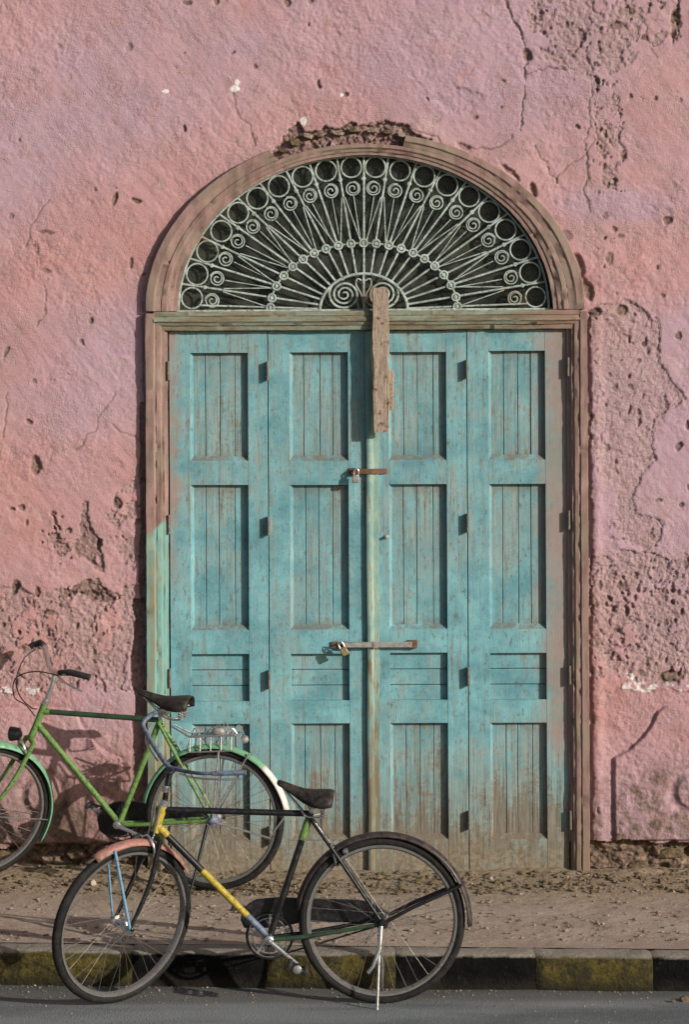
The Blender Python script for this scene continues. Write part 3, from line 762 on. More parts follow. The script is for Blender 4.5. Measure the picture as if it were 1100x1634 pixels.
sweep(JP, jamb(-1), 130, 'post', FRAME); sweep(JP, jamb(1), 130, 'post', FRAME)
def trans(s, t, y):
    p = W(246 + (925 - 246) * s, 496 + 31 * t); return (p[0], y, p[2])
sweep([(0, .07), (0, -.038), (.04, -.043), (.22, -.045), (.28, -.040), (.40, -.052), (.52, -.053), (.60, -.043), (.72, -.039), (.76, -.030), (.96, -.027), (1.0, -.022), (1.0, .07)], trans, 110, 'transom', TRANSOM)

# =================================================================== FANLIGHT GRILLE
GY = 0.030
grille = empty('fanlight_grille', W(581, 496, GY))
tag(grille, 'pale wrought-iron sunburst fanlight grille with rings and scrolls above the doors', 'window grille')
GB = grille.location.copy()
def G(px, py, dy=0.0):
    p = W(px, py, GY); return (p[0] - GB[0], dy, p[2] - GB[2])
GC = (581.0, 495.0)
def ell_tab(a, b, n=720):
    th = np.linspace(0, math.pi, n); x = -a * np.cos(th); y = b * np.sin(th)
    L = np.concatenate([[0], np.cumsum(np.hypot(np.diff(x), np.diff(y)))]); return th, L / L[-1]
def ell(a, b, f):
    th, L = ell_tab(a, b); t = float(np.interp(f, L, th)); return (GC[0] - a * math.cos(t), GC[1] - b * math.sin(t))
def circ(c, r, n=22, dy=0.0): return [G(c[0] + r * math.cos(2 * math.pi * k / n), c[1] + r * math.sin(2 * math.pi * k / n), dy) for k in range(n)]
NR = 20
for k in range(NR):
    f = (k + 0.5) / NR
    c = ell(275, 228, f)
    c = (c[0] + random.uniform(-.8, .8), c[1] + random.uniform(-.8, .8))
    MB().tube(circ(c, 16.6 + random.uniform(-.5, .4)), 0.0046, 6, closed=True).build('ring', IRON, grille)
    c = ell(243, 195, f); sgn = 1 if k < NR / 2 else -1
    pts = []; a0 = math.atan2(c[1] - GC[1], c[0] - GC[0]) + random.uniform(-.45, .45); c = (c[0] + random.uniform(-1, 1), c[1] + random.uniform(-1, 1))
    for j in range(44):
        t = j / 43; an = a0 + sgn * t * 2.35 * 2 * math.pi; r = 13.2 * (1 - t) + 2.4 * t
        if t < 0.45: r = 11.4 - t * 3.4
        else: r = (11.4 - .45 * 3.4) + (2.0 - 9.87) * (t - .45) / .55
        pts.append(G(c[0] + r * math.cos(an), c[1] + r * math.sin(an)))
    MB().tube(pts, 0.0037, 6).build('scroll', IRON, grille)
for k in range(1, NR):
    f = k / NR
    f += random.uniform(-.0025, .0025); o_ = ell(296, 246, f); an = math.atan2(o_[1] - GC[1], o_[0] - GC[0]); i_ = (GC[0] + 70 * math.cos(an), GC[1] + 58 * math.sin(an))
    MB().tube([G(*o_, .002), G(*i_, .002)], 0.0058, 6).build('spindle', IRON, grille)
    c = ell(258, 210, f)
    MB().lathe([(-.006, .004), (-.004, .011), (.004, .011), (.006, .004)], G(*c, 0), (0, 1, 0), 8).build('boss', IRON, grille)
    if k % 2 == 1:
        for sg in (-1, 1):
            a_ = ell(228, 182, f + 0.004 * sg); b_ = ell(150, 108, min(max(f + sg * 0.040, 0.01), .99))
            MB().tube([G(*a_, -.004), G(*b_, -.004)], 0.0031, 6).build('brace', IRON, grille)
    else:
        for sg in (-1, 1):
            b_ = ell(150, 108, f + sg * 0.012); a_ = ell(229, 182, f + sg * 0.025)
            MB().tube([G(*a_, .004), G(*b_, .004)], 0.0028, 6).build('brace', IRON, grille)
for f2 in (0.012, 0.988):
    MB().tube([G(*ell(262, 212, f2)), G(*ell(72, 60, f2))], 0.005, 6).build('spindle', IRON, grille)
for (a_, b_, nm, r) in ((150, 107, 'middle_band', .0050), (296, 246, 'outer_rim', .006), (70, 58, 'hub_arch', .0075)):
    MB().tube([G(*ell(a_, b_, j / 60), -.003) for j in range(61)], r, 6).build(nm, IRON, grille)
for k in range(0, NR + 1):
    c = ell(149.5, 107, min(max(k / NR, .012), .988))
    mk = MB().tube(circ(c, 6.0, 12, -.006), 0.0058, 5, closed=True)
    mk.lathe([(-.012, .003), (-.010, .010), (.004, .010)], G(*c, 0), (0, 1, 0), 8).build('knot', IRON, grille)
for sg in (-1, 1):
    pts = []
    for j in range(70):
        t = j / 69; an = -math.pi / 2 - sg * t * 3.1 * 2 * math.pi * -1; r = 26 * (1 - t) + 3 * t
        pts.append(G(581 + sg * 31 + r * math.cos(an), 470 + r * 0.95 * math.sin(an)))
    MB().tube(pts, [0.0066 - 0.0022 * j / 69 for j in range(70)], 6).build('hub_scroll', IRON, grille)
    MB().tube(spline([G(581, 492), G(581 + sg * 4, 470), G(581 + sg * 12, 455), G(581 + sg * 10, 445), G(581 + sg * 3, 448)], 5), .004, 6).build('hub_leaf', IRON, grille)
MB().tube([G(581, 494), G(581, 437)], .006, 6).build('hub_stem', IRON, grille)
MB().cbox((-0.97, -.012, -0.003), (0.97, .012, 0.009), .002).build('base_bar', IRON, grille)

# dusty panes behind the ironwork
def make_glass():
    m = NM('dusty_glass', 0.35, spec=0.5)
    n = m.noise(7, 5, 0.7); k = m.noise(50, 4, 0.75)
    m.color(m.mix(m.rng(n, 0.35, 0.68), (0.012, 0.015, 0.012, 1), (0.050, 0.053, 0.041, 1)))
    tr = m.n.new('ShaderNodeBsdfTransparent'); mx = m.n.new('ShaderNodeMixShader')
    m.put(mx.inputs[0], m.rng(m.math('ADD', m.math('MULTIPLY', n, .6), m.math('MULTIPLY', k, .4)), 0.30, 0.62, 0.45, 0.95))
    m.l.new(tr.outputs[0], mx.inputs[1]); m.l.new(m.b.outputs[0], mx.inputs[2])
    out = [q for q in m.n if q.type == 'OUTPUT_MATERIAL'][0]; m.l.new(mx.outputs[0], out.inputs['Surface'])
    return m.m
GLASS = make_glass()
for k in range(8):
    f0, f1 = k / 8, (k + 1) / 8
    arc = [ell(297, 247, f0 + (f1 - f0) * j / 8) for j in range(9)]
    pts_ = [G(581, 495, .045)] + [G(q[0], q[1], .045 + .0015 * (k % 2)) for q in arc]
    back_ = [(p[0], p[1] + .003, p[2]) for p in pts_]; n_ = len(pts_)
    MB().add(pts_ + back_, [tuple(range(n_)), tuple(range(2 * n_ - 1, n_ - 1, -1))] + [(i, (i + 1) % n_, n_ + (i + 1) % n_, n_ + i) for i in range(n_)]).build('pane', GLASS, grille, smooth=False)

# =================================================================== DOOR LEAVES
DY = 0.012
rows_y = [(562, 735), (773, 1005), (1043, 1118), (1155, 1340)]
TOP, BOT = 527.5, 1392.0
leaf_spec = [(269.5, 426.3, 303, 395), (427.7, 584.5, 462, 555), (585.5, 744.3, 620, 712), (745.7, 905.5, 780, 870)]
leaf_label = ['leftmost turquoise door leaf, next to the post with blue lower paint',
              'second turquoise door leaf from the left, its edge shaded by the rounded cover strip',
              'third turquoise door leaf from the left, carrying the rounded cover strip',
              'rightmost turquoise door leaf with pinkish brown outer stile']
def attr_dust(o, fn):
    me = o.data; a = me.attributes.new('dust', 'FLOAT', 'POINT')
    a.data.foreach_set('value', np.array([fn(v.co) for v in me.vertices], np.float32))
def slab(x0, x1, y0, y1, front, back, c, base, name, mat, parent, taper=0.0):
    a = W(x0, y0, front); b = W(x1, y1, front)
    mb = MB().cbox((a[0] - base[0], front - base[1], b[2] - base[2]), (b[0] - base[0], back - base[1], a[2] - base[2]), c)
    return mb.build(name, mat, parent, smooth=False)
for li, (x0, x1, p0, p1) in enumerate(leaf_spec):
    base = Vector(W((x0 + x1) / 2, BOT, DY))
    leaf = empty('door_leaf', base); tag(leaf, leaf_label[li], 'door', 'four folding door leaves')
    df = DY + (0.004 if li == 1 else 0.0)
    slab(x0, p0, TOP, BOT, df, df + .050, .0014, base, 'stile', DOOR, leaf)
    slab(p1, x1, TOP, BOT, df, df + .050, .0014, base, 'stile', DOOR, leaf)
    ry = [(TOP, rows_y[0][0])] + [(rows_y[i][1], rows_y[i + 1][0]) for i in range(3)] + [(rows_y[3][1], BOT)]
    for (a_, b_) in ry:
        slab(p0 + .05, p1 - .05, a_ + random.uniform(-1, 1), b_ + random.uniform(-1, 1), df + .0008, df + .048, .0012, base, 'rail', DOOR, leaf)
    for pi, (ya, yb) in enumerate(rows_y):
        if pi == 2:
            n = 3; hgt = (yb - ya) / n
            for k in range(n):
                d = df + .031 + random.uniform(-.002, .002)
                slab(p0 - 2, p1 + 2, ya + k * hgt + (.5 if k else -2), ya + (k + 1) * hgt - (.4 if k < n - 1 else -2), d, d + .012, .0022, base, 'board', BOARD, leaf)
        else:
            cuts = [p0 - 2] + sorted(p0 + (p1 - p0) * (k / 4) + random.uniform(-2.5, 2.5) for k in (1, 2, 3)) + [p1 + 2]
            for k in range(len(cuts) - 1):
                d = df + .032 + random.uniform(-.0025, .0025)
                a = W(cuts[k] + .45, ya - 3, d); b = W(cuts[k + 1] - .4, yb + 3, d)
                lean = random.uniform(-.0015, .0015)
                rows = []
                zs = np.linspace(b[2], a[2], 10)
                w_ = b[0] - a[0]; c = .0022
                for z in zs:
                    j1, j2 = random.uniform(-.0006, .0006), random.uniform(-.0006, .0006)
                    rows.append([(a[0] - base[0] + j1, .012 + d - base[1], z - base[2]), (a[0] - base[0] + j1, c + d - base[1], z - base[2]), (a[0] - base[0] + c + j1, d - base[1] + lean, z - base[2]), (b[0] - base[0] - c + j2, d - base[1] - lean, z - base[2]), (b[0] - base[0] + j2, c + d - base[1], z - base[2]), (b[0] - base[0] + j2, .012 + d - base[1], z - base[2])])
                o = MB().grid(rows).build('board', BOARD, leaf, smooth=False)
                zt, zb = a[2] - base[2], b[2] - base[2]
                attr_dust(o, lambda co: max(max(0, 1 - (co.z - zb) / .07), 0.9 * max(0, 1 - (zt - co.z) / .05)))
                del zt, zb
            # bevelled bead on the hinge side, weathered sill below
            for (kind, pts) in (('bead', [(p0 - .3, df + .0045), (p0 + 4.6, df + .030), (p0 - .3, df + .030)]), ('sill', None)):
                if kind == 'bead':
                    zt_, zb_ = W(0, ya - 1, df)[2] - base[2], W(0, yb + 1, df)[2] - base[2]
                    vv = [(W(x, 0)[0] - base[0], y - base[1], z) for z in (zb_, zt_) for (x, y) in pts]
                else:
                    xa_, xb_ = W(p0 + .2, 0)[0] - base[0], W(p1 - .2, 0)[0] - base[0]
                    z1_, z0_ = W(0, yb - 8.0, df)[2] - base[2], W(0, yb + .4, df)[2] - base[2]
                    vv = [(x, y - base[1], z) for x in (xa_, xb_) for (y, z) in ((df + .004, z0_), (df + .030, z1_), (df + .030, z0_))]
                o = MB().add(vv, [(0, 1, 2), (3, 4, 5), (0, 1, 4, 3), (1, 2, 5, 4), (2, 0, 3, 5)]).build(kind, DOOR, leaf, smooth=False)
                if kind == 'sill': attr_dust(o, lambda co: 0.9)
            # backing so that no daylight shows between boards
            slab(p0 - 4, p1 + 4, ya - 5, yb + 5, df + .0455, df + .0475, .0005, base, 'backing', DOOR, leaf)
    # folding hinges: flaps standing out from the door with a pin at the edge
    hl = []
    if li in (0, 2): hl += [(x1 + .7, y_) for y_ in ((591, 838, 1083, 1332) if li == 0 else (590, 835, 1080, 1309))]
    if li == 0: hl += [(x0 - 1, y_) for y_ in (590, 835, 1080, 1330)]
    if li == 3: hl += [(x1 + 1, y_) for y_ in (587, 831, 1078, 1309)]
    for (xq, y_) in hl:
        q = W(xq, y_, df); hx, hz = q[0] - base[0], q[2] - base[2]
        hb = MB().cbox((hx - .0055, -.026, hz - .047), (hx + .0045, .004, hz + .047), .001).build('hinge', DOOR, leaf, smooth=False)
        MB().lathe([(-.049, .002), (-.047, .0075), (-.001, .0075), (0, .006), (.001, .0075), (.047, .0075), (.049, .002)], (hx, -.029, hz), (0, 0, 1), 10).build('knuckle', HINGE, hb)
    if li == 2:
        # rounded cover strip at the meeting edge
        a = W(583, 529, df); b = W(603, 1390, df); rows = []
        w_ = b[0] - a[0]
        for i in range(61):
            z = b[2] + (a[2] - b[2]) * i / 60; dx = .0016 * math.sin(i * .31) + random.uniform(-.0007, .0007)
            row = []
            for (u, y) in ((0, .0), (0, -.012), (.06, -.021), (.20, -.026), (.38, -.025), (.54, -.018), (.60, -.012), (.98, -.011), (1.0, -.008), (1, .0)):
                row.append((a[0] - base[0] + u * w_ + dx, y, z - base[2]))
            rows.append(row)
        mb = MB().grid(rows); mb.f.append(tuple(range(10))); mb.f.append(tuple(600 + j for j in range(10)))
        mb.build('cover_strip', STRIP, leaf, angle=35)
        q = W(615, 857, df)
        kb = MB().lathe([(0, .011), (-.004, .012), (-.006, .006), (-.016, .005), (-.018, .008), (-.024, .008), (-.026, .003)], (q[0] - base[0], 0, q[2] - base[2]), (0, 1, 0), 12).build('knob', GREYSTEEL, leaf)
        # upper hasp strap
        a1 = W(617, 752, df)
        p_ = [(a1[0], -.006), (W(606, 0)[0], -.013), (W(600, 0)[0], -.020), (W(594, 0)[0], -.030), (W(585, 0)[0], -.030), (W(577, 0)[0], -.026), (W(560, 0)[0], -.022)]
        rows = [[(x - base[0], y, a1[2] - base[2] + s * .013), (x - base[0], y - .004, a1[2] - base[2] + s * .013)] for (x, y) in p_ for s in (1,)]
        rows = [[(x - base[0], y, a1[2] - base[2] + .013), (x - base[0], y - .005, a1[2] - base[2] + .012), (x - base[0], y - .005, a1[2] - base[2] - .012), (x - base[0], y, a1[2] - base[2] - .013)] for (x, y) in p_]
        mb = MB().grid(rows, closed=True); mb.f.append((0, 1, 2, 3)); mb.f.append(tuple(len(rows) * 4 - 4 + j for j in range(4)))
        mb.build('hasp', RUST, leaf, angle=30)
        # lower locking bar
        a1 = W(600, 1028, df)
        br = MB().cbox((W(545, 0)[0] - base[0], -.038, a1[2] - base[2] - .014), (W(655, 0)[0] - base[0], -.031, a1[2] - base[2] + .014), .002).build('lock_bar', GREYSTEEL, leaf)
        MB().cbox((W(648, 0)[0] - base[0], -.030, a1[2] - base[2] - .020), (W(664, 0)[0] - base[0], 0.0, a1[2] - base[2] + .020), .003).build('bracket', RUST, br)
        MB().cbox((W(593, 0)[0] - base[0], -.042, a1[2] - base[2] - .018), (W(601, 0)[0] - base[0], -.0385, a1[2] - base[2] + .018), .001).build('bar_clip', GREYSTEEL, br)
    if li == 1:
        for (xa, xb, y_, d_) in ((556, 574, 752, .022), (526, 552, 1029, .030)):
            a1 = W(xa, y_, df); b1 = W(xb, y_, df)
            pl = MB().cbox((a1[0] - base[0], -.006, a1[2] - base[2] - .017), (b1[0] - base[0], -.0005, a1[2] - base[2] + .017), .0015).build('staple_plate', RUST, leaf)
            xm = (a1[0] + b1[0]) / 2 - base[0]
            MB().tube(spline([(xm, 0, a1[2] - base[2] + .010), (xm, -d_ - .018, a1[2] - base[2] + .010), (xm, -d_ - .026, a1[2] - base[2]), (xm, -d_ - .018, a1[2] - base[2] - .010), (xm, 0, a1[2] - base[2] - .010)], 5), .0035, 8).build('staple', RUST, pl)
def padlock(px, py, y, label, mat, tilt, sc=1.0):
    o = empty('padlock', W(px, py, y)); tag(o, label, 'padlock', 'padlocks on the doors'); o.rotation_euler = (0.05, tilt, 0)
    MB().cbox((-.017 * sc, -.010, -.062 * sc), (.017 * sc, .010, -.020 * sc), .004).build('lock_body', mat, o)
    MB().tube(spline([(-.011 * sc, 0, -.022 * sc), (-.011 * sc, 0, 0), (0, 0, .010 * sc), (.011 * sc, 0, 0), (.011 * sc, 0, -.022 * sc)], 5), .0035, 8).build('shackle', CHROME, o)
padlock(568, 751, -.036, 'small steel padlock hanging from the upper rusty hasp', GREYSTEEL, 0.1)
padlock(541, 1027, -.050, 'brass padlock at the left end of the lower locking bar', BRASS, -0.45, 1.05)

# plank wedged over the transom
pk = empty('broken_plank', W(609, 690, -.075)); tag(pk, 'rough bare wooden plank hanging down over the transom and third door leaf', 'plank')
PB = pk.location.copy()
def plank(xl, xr, yt, yb, y0, th, seed):
    r = random.Random(seed); rows = []; n = 26
    for i in range(n + 1):
        yy = yb + (yt - yb) * i / n
        a = W(xl + r.uniform(-.9, .9), yy, y0); b = W(xr + r.uniform(-1.1, 1.1), yy, y0)
        if i in (0, n): a = (a[0] + .004, a[1], a[2] + r.uniform(-.006, .006)); b = (b[0] - .004, b[1], b[2] + r.uniform(-.006, .006))
        j = r.uniform(-.0015, .0015); w_ = b[0] - a[0]
        row = [(a[0], y0 + th), (a[0], y0 + .004), (a[0] + .005, y0)]
        row += [(a[0] + w_ * .33, y0 + r.uniform(-.001, .003)), (a[0] + w_ * .66, y0 + r.uniform(-.001, .003))]
        row += [(b[0] - .005, y0), (b[0], y0 + .004), (b[0], y0 + th)]
        rows.append([(x - PB[0], y - PB[1] + j, a[2] - PB[2]) for (x, y) in row])
    k = 8; mb = MB().grid(rows, closed=True); mb.f.append(tuple(range(k))); mb.f.append(tuple(n * k + q for q in range(k)))
    return mb
plank(594.5, 621, 459, 690, -.080, .024, 3).build('board', RAWWOOD, pk, smooth=False)
plank(614.5, 628, 590, 655, -.055, .022, 4).build('splinter', RAWWOOD, pk, smooth=False)
for (x, y) in ((606, 508), (612, 516)):
    q = W(x, y, -.082); MB().lathe([(0, .005), (.003, .004)], (q[0] - PB[0], q[1] - PB[1] - .001, q[2] - PB[2]), (0, 1, 0), 8).build('nail', RUST, pk)

# =================================================================== BICYCLES
class Bike:
    def __init__(s, name, label, hub_px, y0, yaw, r, ground, lean=0.0):
        s.r = r; s.y0 = y0; s.sn = math.sin(yaw); s.c = math.cos(yaw)
        s.x0 = (hub_px - 550) * (D + y0) / F; s.z0 = ground
        s.o = empty('bicycle', (s.x0, y0, ground)); s.o.rotation_euler = (lean, 0, -yaw)
        tag(s.o, label, 'bicycle', 'parked bicycles')
    def L(s, px, py, v=0.0):
        k = (px - 550) / F
        u = (k * (D + s.y0) - s.x0) / (s.c + k * s.sn)
        y = s.y0 - u * s.sn; sc = (D + y) / F
        return Vector((u, v, H - (py - 550) * sc - s.z0))
    def part(s, mb, name, mat, parent=None, M=None, angle=45):
        if M is not None: mb.xform(M)
        return mb.build(name, mat, parent or s.o, angle=angle)
    def wheel(s, c, M=None, width=.019, rim_r=None):
        c = Vector(c); r = s.r; t = width
        def ringpts(rad, v, n=72): return [c + Vector((rad * math.cos(2 * math.pi * k / n), v, rad * math.sin(2 * math.pi * k / n))) for k in range(n)]
        tw = s.part(MB().tube(ringpts(r - t, 0), t, 10, closed=True), 'wheel', RUBBER, None, M)
        rows = []
        for k in range(73):
            a = 2 * math.pi * k / 72
            rows.append([c + Vector((q * math.cos(a), v, q * math.sin(a))) for (q, v) in ((r - 2 * t + .004, -.017), (r - 2 * t - .006, -.0165), (r - 2 * t - .013, -.006), (r - 2 * t - .013, .006), (r - 2 * t - .006, .0165), (r - 2 * t + .004, .017))])
        s.part(MB().grid(rows, closed=True), 'rim', RIM, tw, M)
        s.part(MB().lathe([(-.062, .004), (-.058, .009), (-.045, .009), (-.042, .012), (-.038, .026), (-.034, .026), (-.030, .015), (.030, .015), (.034, .026), (.038, .026), (.042, .012), (.058, .009), (.062, .004)], c, (0, 1, 0), 16), 'hub', CHROME, tw, M)
        mb = MB(); n = 36
        for k in range(n):
            a = 2 * math.pi * k / n; sd = 1 if k % 2 else -1; off = (1 if (k // 2) % 2 else -1) * 1.25
            p0 = c + Vector((.024 * math.cos(a + off), sd * .035, .024 * math.sin(a + off))); p1 = c + Vector(((r - 2 * t - .008) * math.cos(a), 0, (r - 2 * t - .008) * math.sin(a)))
            mb.tube([p0, p1], .0010, 4, caps=False)
        s.part(mb, 'spokes', SPOKE, tw, M)
        return tw
    def guard(s, c, a0, a1, mat, name='mudguard', M=None, gap=.014, w=.030, parent=None, flare=0):
        rows = []; n = max(8, int(abs(a1 - a0) / 4)); c = Vector(c)
        for k in range(n + 1):
            t = k / n; a = math.radians(a0 + (a1 - a0) * t); row = []
            g = gap + flare * t * t
            for j in range(9):
                b = -1 + 2 * j / 8
                rr = s.r + g + .020 * (1 - abs(b) ** 2.6) - .018
                row.append(c + Vector((rr * math.cos(a), w * b, rr * math.sin(a))))
            rows.append(row)
        o = s.part(MB().grid(rows), name, mat, parent, M, 60); return solid(o, .0022)
    def tubes(s, name, mat, pts, r, parent=None, M=None, n=10):
        return s.part(MB().tube(pts, r, n), name, mat, parent, M)
    def saddle(s, nose, rear, mat, drop=.055, wid=.095):
        nose = Vector(nose); rear = Vector(rear); d = rear - nose; Lg = d.length; e = d.normalized(); up = Vector((-e.z, 0, e.x))
        if up.z < 0: up = -up
        prof = [(0, .010, .012, -.004), (.03, .017, .022, .0), (.15, .020, .028, -.003), (.32, .026, .040, -.010), (.5, .044, .054, -.014), (.65, .072, .064, -.010), (.8, .092, .070, -.002), (.93, .098, .066, .004), (1.0, .090, .058, .002)]
        rows = []
        for (t, w, dp, dz) in prof:
            w *= wid / .095; c = nose + e * (t * Lg) + up * dz; row = []
            for j in range(13):
                b = -1 + 2 * j / 12; an = b * math.pi / 2
                vv = w * math.sin(an); zz = -dp * (1 - math.cos(an) ** 0.8 if abs(b) < 1 else 1)
                row.append(c + Vector((0, vv, 0)) + up * zz)
            rows.append(row)
        mb = MB().grid(rows); mb.f.append(tuple(range(13)))
        st = s.part(mb, 'saddle', mat, None, None, 60); solid(st, .005)
        for sd in (-1, 1):
            c = rear + e * (-.035) + Vector((0, sd * .055, 0)) + up * (-.052)
            pts = [c + Vector((.014 * math.cos(k * .8), .014 * math.sin(k * .8), -.058 * k / 40)) for k in range(41)]
            s.part(MB().tube(pts, .0032, 5), 'spring', CHROME, st)
            p = rear + e * (-.035) + up * (-.112) + Vector((0, sd * .055, 0)); q = nose + e * .02 + up * (-.022)
            s.part(MB().tube(spline([p, p + Vector((-.06, -sd * .03, .0)), (p + q) / 2 + up * (-.030), q], 5), .004, 6), 'rail', CHROME, st)
        return st
    def cranks(s, bb, ang, ring_r, drive, length=.165, near_tilt=0):
        bb = Vector(bb)
        # chainwheel with cut-out spider
        mb = MB()
        for rr in (ring_r, ring_r * .80):
            mb.tube([bb + Vector((rr * math.cos(2 * math.pi * k / 40), drive, rr * math.sin(2 * math.pi * k / 40))) for k in range(40)], .0042 if rr == ring_r else .003, 6, closed=True)
        for k in range(5):
            a = 2 * math.pi * k / 5 + .3; mb.tube([bb + Vector((.012 * math.cos(a), drive, .012 * math.sin(a))), bb + Vector((ring_r * math.cos(a), drive, ring_r * math.sin(a)))], .006, 6)
            for b in (-.28, .28):
                mb.tube([bb + Vector((.045 * math.cos(a), drive, .045 * math.sin(a))), bb + Vector((ring_r * .8 * math.cos(a + b), drive, ring_r * .8 * math.sin(a + b)))], .003, 5)
        cw = s.part(mb, 'chainwheel', BLACK if s.rusty else CHROME)
        s.part(MB().lathe([(-.06, .010), (-.056, .019), (.056, .019), (.06, .010)], bb, (0, 1, 0), 14), 'bottom_bracket', s.bbmat)
        mb = MB()
        mb.tube([bb + Vector((ring_r * 1.03 * math.cos(2 * math.pi * k / 50), drive, ring_r * 1.03 * math.sin(2 * math.pi * k / 50))) for k in range(50)], .0065, 6, closed=True)
        s.part(mb, 'chain', BLACK, cw)
        for sd, a in ((-1, ang), (1, ang + math.pi)):
            e = bb + Vector((length * math.cos(a), sd * .085, length * math.sin(a)))
            s.part(MB().tube([bb + Vector((0, sd * .062, 0)), (bb + e) / 2 + Vector((0, sd * .030, 0)), e], [.011, .009, .0085], 8), 'crank', CHROME)
            mbp = MB(); mbp.cbox((e.x - .045, e.y + sd * .055 - .048, e.z - .013), (e.x - .027, e.y + sd * .055 + .048, e.z + .013), .003)
            mbp.cbox((e.x + .027, e.y + sd * .055 - .048, e.z - .013), (e.x + .045, e.y + sd * .055 + .048, e.z + .013), .003)
            mbp.cbox((e.x - .028, e.y + sd * .055 - .047, e.z - .004), (e.x + .028, e.y + sd * .055 - .043, e.z + .004), .001); mbp.cbox((e.x - .028, e.y + sd * .055 + .043, e.z - .004), (e.x + .028, e.y + sd * .055 + .047, e.z + .004), .001)
            mbp.tube([e, e + Vector((0, sd * .10, 0))], .006, 8)
            if near_tilt:
                Mx = Matrix.Translation(e) @ Matrix.Rotation(near_tilt, 4, 'Y') @ Matrix.Translation(-e); mbp.xform(Mx)
            pd = s.part(mbp, 'pedal', GRIP)
            if s.rusty is False:
                q = e + Vector((.0, sd * .104, 0)); s.part(MB().lathe([(0, .015), (.003, .018), (.005, .018), (.008, .010)], q, (0, sd, 0), 14), 'pedal_cap', CHROME, pd)
        return cw
    def chain_guard(s, poly, v, th, mat):
        n = len(poly); vv = [(p.x, v - th / 2, p.z) for p in poly] + [(p.x, v + th / 2, p.z) for p in poly]
        f = [tuple(range(n - 1, -1, -1)), tuple(range(n, 2 * n))] + [(i, (i + 1) % n, n + (i + 1) % n, n + i) for i in range(n)]
        o = s.part(MB().add(vv, f), 'chain_guard', mat, None, None, 30)
        b = o.modifiers.new('rounded', 'BEVEL'); b.width = .004; b.segments = 2; b.limit_method = 'ANGLE'; return o

# ------------------------------------------------------------- front (black and yellow) bicycle
A = Bike('a', 'black and yellow bicycle at the kerb, front wheel turned, on its stand', 605, -2.28, 0.0, .356, -0.15)
A.rusty = False; A.bbmat = CHROME
RH = Vector((0, 0, .356)); A.L_ = A.L
BBa = A.L(425, 1496); ST = A.L(491, 1300); HT = A.L(257, 1283); HB = A.L(243, 1326)
A.wheel(RH)
fr = A.tubes('frame', BLACK, [BBa, ST + (ST - BBa).normalized() * .01], .0145)
A.tubes('top_tube', BLACK, [A.L(252, 1290), A.L(491, 1298)], .0135, fr)
dt0, dt1 = A.L(247, 1316), A.L(425, 1496)
A.tubes('down_tube', YELLOW, [dt0.lerp(dt1, .40), dt0.lerp(dt1, .80)], .0150, fr)
A.tubes('down_tube', BLACK, [dt0.lerp(dt1, .08), dt0.lerp(dt1, .405)], .0148, fr)
A.tubes('down_tube', BARBLUE, [dt0.lerp(dt1, .795), dt1], .0148, fr)
A.tubes('head_lug', YELLOW, [HT + Vector((.001, 0, .004)), HT.lerp(HB, .35), HT.lerp(HB, .7), HB], [.019, .0185, .0175, .0185], fr)
A.tubes('head_lug', YELLOW, [dt0, dt0.lerp(dt1, .09)], .0172, fr)
A.tubes('seat_lug', GREEN, [ST.lerp(BBa, .03), ST.lerp(BBa, .20)], .0165, fr)
for sd in (-1, 1):
    A.tubes('seat_stay', BLACK, [ST + Vector((.0, sd * .016, -.01)), ST.lerp(RH, .3) + Vector((0, sd * .045, 0)), RH + Vector((0, sd * .058, 0))], [.009, .009, .007], fr)
    A.tubes('chain_stay', DKGREEN if sd < 0 else BLACK, [BBa + Vector((.01, sd * .03, -.002)), BBa.lerp(RH, .35) + Vector((0, sd * .042, -.012)), RH + Vector((0, sd * .058, -.006))], [.010, .010, .008], fr)
A.tubes('seat_post', CHROME, [ST, ST + Vector((.012, 0, .06))], .0125)
A.saddle(A.L(440, 1244), A.L(530, 1263), LEATHER)
A.part(MB().cbox((ST.x - .010, -.028, ST.z + .030), (ST.x + .045, .028, ST.z + .062), .006), 'saddle_clamp', CHROME)
A.cranks(BBa, math.radians(-38), .094, .050, .155, near_tilt=.4)
cgp = [(390, 1446), (404, 1438), (440, 1435), (500, 1438), (566, 1440), (598, 1446), (612, 1460), (608, 1478), (560, 1476), (480, 1474), (456, 1480), (440, 1482), (420, 1484), (400, 1484), (384, 1484), (378, 1470), (382, 1456)]
A.chain_guard([A.L(*p) for p in cgp], .060, .022, BLACK)
A.tubes('lower_chain', BLACK, [BBa + Vector((.02, .05, -.09)), RH + Vector((.0, .05, -.030))], .004, None, None, 6)
A.guard(RH, 172, -4, BROWNMUD, gap=.016, flare=.012)
for sd in (-1, 1):
    A.tubes('mudguard_stay', BROWNMUD if sd > 0 else BLACK, [RH + Vector((.01, sd * .058, .0)), RH + Vector((.13, sd * .050, .062)), RH + Vector((.33, sd * .034, .148))], .0085)
A.tubes('mudguard_bracket', BROWNMUD, [RH + Vector((.335, -.034, .15)), RH + Vector((.350, 0, .160)), RH + Vector((.335, .034, .15))], .006)
A.part(MB().lathe([(-.085, .008), (-.075, .014), (-.062, .018), (-.058, .030), (-.048, .030), (-.044, .024), (.044, .024), (.05, .036), (.058, .036), (.062, .018), (.075, .010)], RH, (0, 1, 0), 16), 'hub_gear', BLACK)
